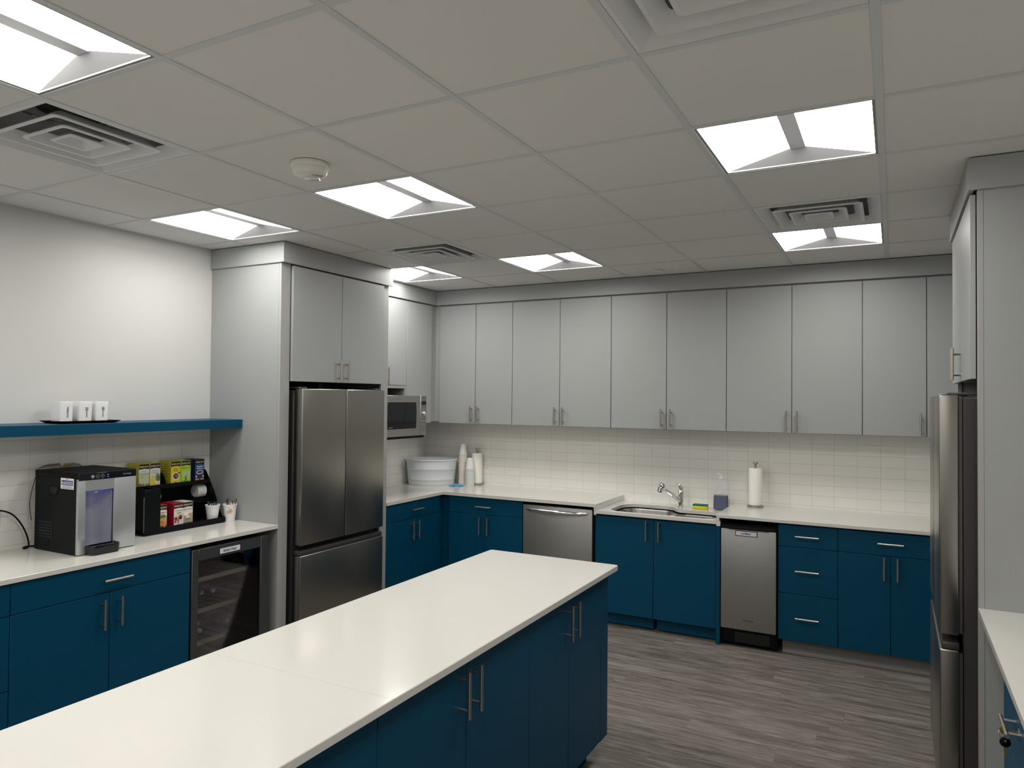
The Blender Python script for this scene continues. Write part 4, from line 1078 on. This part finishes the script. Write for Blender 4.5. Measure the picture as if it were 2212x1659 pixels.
# hoses and cord
def hose(name, pts, r, m, label, end=None):
    t = thing(name, label, name.replace('_', ' '), pts[0])
    P = [Vector(p) for p in pts]; out = []
    for i in range(len(P)-1):       # smooth path
        p0, p1, p2, p3 = P[max(i-1, 0)], P[i], P[i+1], P[min(i+2, len(P)-1)]
        for k in range(6):
            f = k/6; out.append(.5*((2*p1)+(p2-p0)*f+(2*p0-5*p1+4*p2-p3)*f*f+(-p0+3*p1-3*p2+p3)*f**3))
    out.append(P[-1])
    b = B(m); b.tube(out, r, 8); b.done('hose' if 'hose' in name else 'cable', t)
    return t
t = hose('water_hose', [(-4.012, 2.302, 1.339), (-4.010, 2.268, 1.340), (-3.995, 2.222, 1.334), (-3.975, 2.185, 1.318), (-3.972, 2.160, 1.25), (-3.985, 2.150, 1.15), (-3.985, 2.160, 1.06)], .005, 'steel_light', 'braided hose arching over the back left of the water dispenser')
b = B('brass'); b.tube([(-4.012, 2.300, 1.339), (-4.012, 2.318, 1.339)], .0065, 10); b.tube([(-4.012, 2.314, 1.341), (-4.012, 2.314, 1.26)], .0055, 10); b.done('elbow', t)
t = hose('water_hose', [(-4.012, 2.362, 1.334), (-4.010, 2.395, 1.336), (-4.000, 2.430, 1.325), (-3.990, 2.450, 1.29), (-3.985, 2.455, 1.20)], .005, 'steel_light', 'braided hose behind the middle of the water dispenser top')
b = B('brass'); b.tube([(-4.012, 2.346, 1.334), (-4.012, 2.366, 1.334)], .0065, 10); b.tube([(-4.012, 2.350, 1.336), (-4.012, 2.350, 1.26)], .0055, 10); b.done('elbow', t)
t = hose('power_cord', [(-4.005, 2.010, 1.129), (-4.0, 2.045, 1.120), (-4.0, 2.085, 1.094), (-3.99, 2.118, 1.044), (-3.98, 2.140, .985), (-3.975, 2.148, .930), (-3.985, 2.135, .919), (-4.012, 2.14, .9185), (-4.025, 2.17, .9185), (-4.0, 2.21, .9185), (-3.975, 2.23, .9185)], .0042, 'black_plastic', 'black power cord curving down from the outlet to the dispenser')
b = B('black_plastic'); b.box(-4.032, -4.004, 1.996, 2.022, 1.117, 1.142, .004, 2); b.done('plug', t)

# ================================================================ TEA RACK
t = thing('tea_rack', 'black two-tier tea and condiment organizer on the left countertop', 'tea organizer', (-3.90, 2.93, ZT))
ox, oy0, oy1 = -3.760, 2.655, 3.212
b = B('black_plastic'); z0 = ZT+.0006
b.box(-4.030, ox, oy0, oy1, z0, z0+.012, .002); b.box(ox-.004, ox, oy0+.095, oy1, z0+.010, z0+.036, .001); b.box(-4.03, -4.026, oy0, oy1, z0+.010, 1.20)
b.done('base_tray', t)
b = B('black_plastic'); b.box(ox-.006, ox, oy0-.002, oy0+.098, z0+.010, 1.178, .003); b.box(-3.900, ox-.006, oy0+.094, oy0+.098, z0+.012, 1.176); b.box(-3.90, ox-.006, oy0+.020, oy0+.024, z0+.012, 1.176)
b.done('napkin_tower', t)
b = B('black_plastic'); b.box(-4.026, -3.905, oy0, oy1-.004, 1.160, 1.165); b.box(-3.905, -3.900, oy0, oy1-.004, 1.156, 1.182, .001); b.done('upper_shelf', t)
b = B('black_plastic'); b.poly([(-4.026, oy0+.10, 1.058), (-3.915, oy0+.10, 1.046), (-3.915, oy0+.10, 1.050), (-4.026, oy0+.10, 1.062)], (0, oy1-oy0-.105, 0)); b.box(-3.915, -3.911, oy0+.10, oy1-.004, 1.036, 1.064, .001); b.done('middle_shelf', t)
def end_plate(y, lo, name):
    b = B('black_plastic'); pts = [(-4.026, lo), (-4.026, 1.21)]
    top = [(-3.985, 1.243), (-3.965, 1.246), (-3.945, 1.232), (-3.920, 1.195), (-3.895, 1.155), (-3.865, 1.105), (-3.840, 1.055), (-3.815, 1.0), (-3.790, .96), (-3.764, .94)]
    top = [p for p in top if p[1] >= lo]
    pts += top + ([(top[-1][0], lo)] if top[-1][1] > lo+.005 else [(-3.764, lo)])
    b.poly([(x, y, z) for x, z in pts], (0, .004, 0)); b.done(name, t)
end_plate(oy1-.004, z0+.010, 'end_plate')
end_plate(2.898, 1.166, 'divider')
for yy in (2.8495, 2.9275, 3.04):
    b = B('black_plastic'); b.poly([(-4.026, yy, z0+.012), (-4.026, yy, 1.057), (-3.918, yy, 1.045), (-3.83, yy, z0+.012)], (0, .003, 0)); b.done('divider', t)

def face_blob(b, m, x, cy, cz, ry, rz, k=0, n=14):
    b.m(m).poly([(x, cy+ry*math.cos(2*PI*i/n), cz+rz*math.sin(2*PI*i/n)) for i in range(n)], (.00012+.00006*k, 0, 0))
def tea_box(xf, y0, z0, label, side, bg, title, tm, art, w=.069, h=.148, d=.112, band='print_black', th=.0085):
    y1, z1 = y0+w, z0+h
    t = thing('tea_box', label, 'tea box', (xf-d/2, y0+w/2, z0), 'tea boxes in the black rack')
    b = B(side); b.box(xf-d, xf, y0, y1, z0, z1, .0007); b.done('carton', t)
    b = B(bg); b.box(xf, xf+.0003, y0+.002, y1-.002, z0+.002, z1-.002); X = xf+.0003
    # black arched heading
    b.m(band); pts = [(y0+.002, z1-.002), (y1-.002, z1-.002)]
    pts += [(y1-.002-(w-.004)*k/8, z1-.034+.004*math.sin(PI*k/8)) for k in range(9)]
    b.poly([(X, y, z) for y, z in pts], (.0002, 0, 0))
    rnd = random.Random(int((y0+z0)*10000))
    cy = y0+w/2
    for a in art:
        kind = a[0]
        if kind == 'rect': b.m(a[1]).box(X, X+a[6] if len(a) > 6 else X+.0001, y0+.002+a[2]*(w-.004), y0+.002+a[3]*(w-.004), z0+.002+a[4]*h, z0+.002+a[5]*h)
        elif kind == 'oval': face_blob(b, a[1], X, y0+a[2]*w, z0+a[3]*h, a[4]*w, a[5]*h, a[6] if len(a) > 6 else 1)
        elif kind == 'dots':
            for k in range(a[2]):
                face_blob(b, a[1], X, y0+rnd.uniform(a[3], a[4])*w, z0+rnd.uniform(a[5], a[6])*h, rnd.uniform(.5, 1)*a[7]*w, rnd.uniform(.5, 1)*a[7]*w, 3+k*.05, 8)
        elif kind == 'tri': b.m(a[1]).poly([(X, y0+p*w, z0+q*h) for p, q in a[2]], (.0006, 0, 0))
    f = b.done('printed_front', t)
    text('BIGELOW', (X+.0002, cy, z1-.0175), (0, 1, 0), (0, 0, 1), .0085, 'print_gold', f, width=w*.82, bold=.025)
    for k, s_ in enumerate(title):
        text(s_, (X+.0004, cy, z1-.046-k*.0125), (0, 1, 0), (0, 0, 1), th, tm[k] if isinstance(tm, (list, tuple)) else tm, f, width=min(w*.84, len(s_)*.0066), bold=.012)
    b = B('print_black')
    for k in range(6):
        b.box(xf-d*.85, xf-d*.25, y0-.0002, y0, z1-.020-k*.014, z1-.018-k*.014)
    b.done('side_print', t)
    return t
UX, UZ = -3.9075, 1.1654
tri = ('tri', 'print_black', [(.32, .02), (.68, .02), (.50, .16)])
tea_box(UX, 2.712, UZ, 'tea box with pale green front and daisies, leftmost on the upper tier', 'print_dull_yellow', 'print_pale', ['Cozy', 'Chamomile'], ['print_grey', 'print_teal'],
        [('rect', 'print_pale_green', 0, 1, 0, .55), ('rect', 'print_brown', 0, 1, 0, .2, .00015), ('dots', 'print_pale', 34, .12, .85, .12, .40, .055), ('dots', 'print_tan', 16, .12, .85, .12, .40, .03), ('oval', 'print_orange', .34, .46, .09, .035, 2), ('tri', 'print_yellow', [(.30, .02), (.36, .02), (.62, .2), (.56, .2)]), ('tri', 'print_yellow', [(.70, .02), (.76, .02), (.90, .2), (.85, .2)])])
tea_box(UX, 2.7835, UZ, 'tea box with grey front and lemons, second on the upper tier', 'print_dull_yellow', 'print_pale', ['I Love', 'Lemon'], 'print_grey',
        [('oval', 'print_grey', .75, .42, .22, .17, 1), ('oval', 'print_green', .82, .38, .16, .13, 2), ('dots', 'print_yellow', 14, .15, .55, .10, .45, .15), ('tri', 'print_yellow', [(.55, .04), (.95, .04), (.75, .22)]), ('tri', 'print_brown', [(.4, .02), (.9, .02), (.5, .12)])])
tea_box(UX, 2.924, UZ, 'bright yellow tea box with a cup, third on the upper tier', 'print_dull_yellow', 'print_yellow', ['Lemon', 'Lift'], 'print_brown',
        [('oval', 'print_pale', .52, .37, .36, .165, 1), ('oval', 'print_brown', .52, .38, .27, .12, 2), ('oval', 'print_green', .84, .50, .13, .045, 3), ('dots', 'print_tan', 8, .38, .66, .32, .45, .05), tri])
tea_box(UX, 2.9965, UZ, 'lime green tea box with leaves, fourth on the upper tier', 'print_lime', 'print_lime', ['GREEN TEA'], 'print_green',
        [('oval', 'print_pale_green', .5, .42, .4, .14, 1), ('tri', 'print_green', [(.5, .12), (.56, .18), (.62, .48), (.50, .30)]), ('tri', 'print_green', [(.5, .12), (.44, .16), (.36, .38), (.50, .26)]), ('dots', 'print_green', 22, .06, .94, .03, .16, .06)], th=.007)
tea_box(UX, 3.098, UZ, 'navy blue tea box with a dark teacup, rightmost on the upper tier', 'print_navy', 'print_blue', ['English', 'Teatime'], 'print_white',
        [('rect', 'print_orange', 0, 1, 0, .16, .00015), ('oval', 'print_navy', .5, .33, .42, .15, 1), ('oval', 'print_pale', .5, .44, .36, .09, 2), ('oval', 'print_brown', .5, .445, .28, .06, 3), ('oval', 'print_pale', .13, .27, .09, .04, 3), ('oval', 'print_pale', .87, .27, .09, .04, 3), ('tri', 'print_black', [(.28, .02), (.72, .02), (.50, .20)])], w=.068)
LX, LZ = -3.795, ZT+.0128
tea_box(-3.800, 2.758, LZ, 'tea box with oranges on its front, at the left of the lower tier', 'print_red', 'print_pale', ['Orange &', 'Spice'], 'print_red',
        [('rect', 'print_tan', 0, 1, 0, .55), ('rect', 'print_brown', 0, 1, 0, .14, .00015), ('oval', 'print_green', .6, .52, .30, .07, 1), ('oval', 'print_orange', .62, .38, .20, .095, 2), ('oval', 'print_orange', .45, .25, .20, .09, 2), ('oval', 'print_orange', .82, .22, .12, .06, 2), ('tri', 'print_white', [(.55, .04), (.95, .02), (.75, .16)])], w=.066, d=.10)
tea_box(-3.785, 2.857, LZ, 'crimson tea box with red fruit on the front, middle of the lower tier', 'print_crimson', 'print_pale', ['Cranberry', 'Apple'], 'print_crimson',
        [('oval', 'print_pale_green', .55, .50, .45, .09, 1), ('oval', 'print_crimson', .66, .42, .20, .09, 2), ('oval', 'print_brown', .22, .38, .18, .07, 2), ('oval', 'print_pale_green', .72, .33, .18, .08, 2), ('dots', 'print_crimson', 40, .08, .52, .22, .42, .055), ('tri', 'print_crimson', [(.30, .02), (.72, .02), (.50, .17)])], d=.11)
tea_box(-3.800, 2.932, LZ, 'pale grey tea box with a grey cup, rightmost on the lower tier', 'print_pale', 'print_pale', ['Earl Grey'], 'print_grey',
        [('rect', 'print_tan', 0, 1, 0, .50), ('oval', 'print_white', .30, .50, .28, .07, 1), ('rect', 'print_brown', 0, 1, 0, .12, .00015), ('oval', 'print_grey', .5, .32, .26, .10, 2), ('oval', 'print_pale', .5, .37, .24, .05, 3), ('oval', 'print_orange', .75, .47, .18, .03, 2), tri], d=.10, h=.146)

# white lids lying on edge on the middle shelf
def lid(y, x, z, lab, grp, r=.043):
    b = B('white_foam'); b.lathe([(0, y), (r*.86, y), (r*.9, y+.002), (r*.94, y+.007), (r, y+.008), (r, y+.010), (r*.93, y+.0105), (0, y+.0105)], (x, 0, z), 30, 'Y')
    tag(b.done('cup_lid'), lab, 'cup lid', grp)
for k in range(3): lid(2.835+k*.012, -3.962, 1.1065, 'round white lid in the left pile on the middle tier of the rack', 'lids left on the middle tier')
for k in range(5): lid(3.140+k*.012, -3.962, 1.1065, 'round white lid in the right pile on the middle tier of the rack', 'lids right on the middle tier')
b = B('clear_plastic'); b.poly([(-3.80, 2.672, 0.928), (-3.77, 2.672, .928), (-3.77, 2.672, 1.12), (-3.79, 2.672, 1.135), (-3.80, 2.672, 1.13)], (0, -.003, 0))
tag(b.done('plastic_sleeve'), 'clear plastic strip standing in the left end of the black rack', 'plastic strip')

# two cups with wrapped sticks
def open_cup(cx, cy, z, rb, rt, h, label, m='white_foam'):
    t = thing('foam_cup', label, 'cup', (cx, cy, z))
    b = B(m); b.lathe([(0, z), (rb, z), (rb+.0005, z+.002), (rt-.003, z+h-.008), (rt, z+h-.007), (rt, z+h), (rt-.002, z+h), (rt-.004, z+h-.004), (rb-.002, z+.004), (0, z+.003)], (cx, cy, 0), 32, cap=False)
    b.done('cup_body', t); return t
c1 = (-3.812, 3.156); c2 = (-3.772, 3.256)
open_cup(c1[0], c1[1], ZT+.0130, .030, .0455, .103, 'plain white foam cup full of wrapped plastic sticks, in the rack tray')
t2 = open_cup(c2[0], c2[1], ZT+.0006, .030, .0450, .110, 'white foam cup with an orange coffee logo, right of the rack')
ov = Vector((3.772, -3.256, 0)).normalized(); rt_ = Vector((0, 0, 1)).cross(ov) 
def logo(s, z, hgt, wid, m='print_orange'):
    me = text(s, (0, 0, 0), (1, 0, 0), (0, 0, 1), hgt, m, t2, width=wid, name='logo', bold=.03)
    base = t2.location
    for v in me.data.vertices:
        p = v.co + base                          # flat lettering (x = across, z = up) wrapped on the cup
        rr = .030+(.0435-.030)*((z+p.z-ZT)/.110)+.0006
        a = p.x/rr; n = ov*math.cos(a)+rt_*math.sin(a)
        v.co = Vector((c2[0]+n.x*rr, c2[1]+n.y*rr, z+p.z)) - base
logo('TIM', ZT+.078, .010, .020); logo('SOLOMON', ZT+.066, .011, .036); logo('ROAST', ZT+.055, .006, .026)
b = B('print_orange')
rnd = random.Random(11)
def stick(cup, zc, k, n, Ls, mats, label, grp, rb):
    a = 2*PI*k/n+rnd.uniform(-.2, .2); r0_ = rnd.uniform(0, .3)*rb; r1_ = rnd.uniform(.45, .80)*.036; L_ = rnd.uniform(*Ls)
    p0 = Vector((cup[0]+r0_*math.cos(a), cup[1]+r0_*math.sin(a), zc+.006)); p1 = Vector((cup[0]+r1_*math.cos(a), cup[1]+r1_*math.sin(a), zc+.098))
    d = (p1-p0).normalized(); e_ = p0+d*L_
    side = d.cross(Vector((math.cos(a+.8), math.sin(a+.8), 0))).normalized()*.0045; nn = d.cross(side).normalized()*.0012
    t = thing('wrapped_stick', label, 'wrapped stick', p0, grp)
    b = B('clear_plastic'); b.bm.verts.ensure_lookup_table()
    b.poly([p0-side-nn, p0+side-nn, e_+side-nn, e_-side-nn], nn*2); b.done('wrapper', t)
    b = B(mats[k % len(mats)]); b.tube([p0+d*.004, e_-d*.008], .0017, 6); b.done('stick', t)
b.bm.free()
for k in range(13): stick(c1, ZT+.0130, k, 13, (.105, .130), ['black_plastic', 'print_grey', 'fridge_dark'], 'dark plastic stick in clear wrap standing in the plain foam cup', 'wrapped sticks in the plain cup', .029)
stick(c1, ZT+.0130, 13, 13, (.150, .152), ['print_grey'], 'tallest clear-wrapped stick in the plain foam cup', None, .029)
for k in range(8): stick(c2, ZT+.0006, k, 8, (.125, .145), ['print_brown', 'print_orange', 'print_black', 'print_pale'], 'thin wrapped stick standing in the foam cup with the orange logo', 'wrapped sticks in the logo cup', .030)
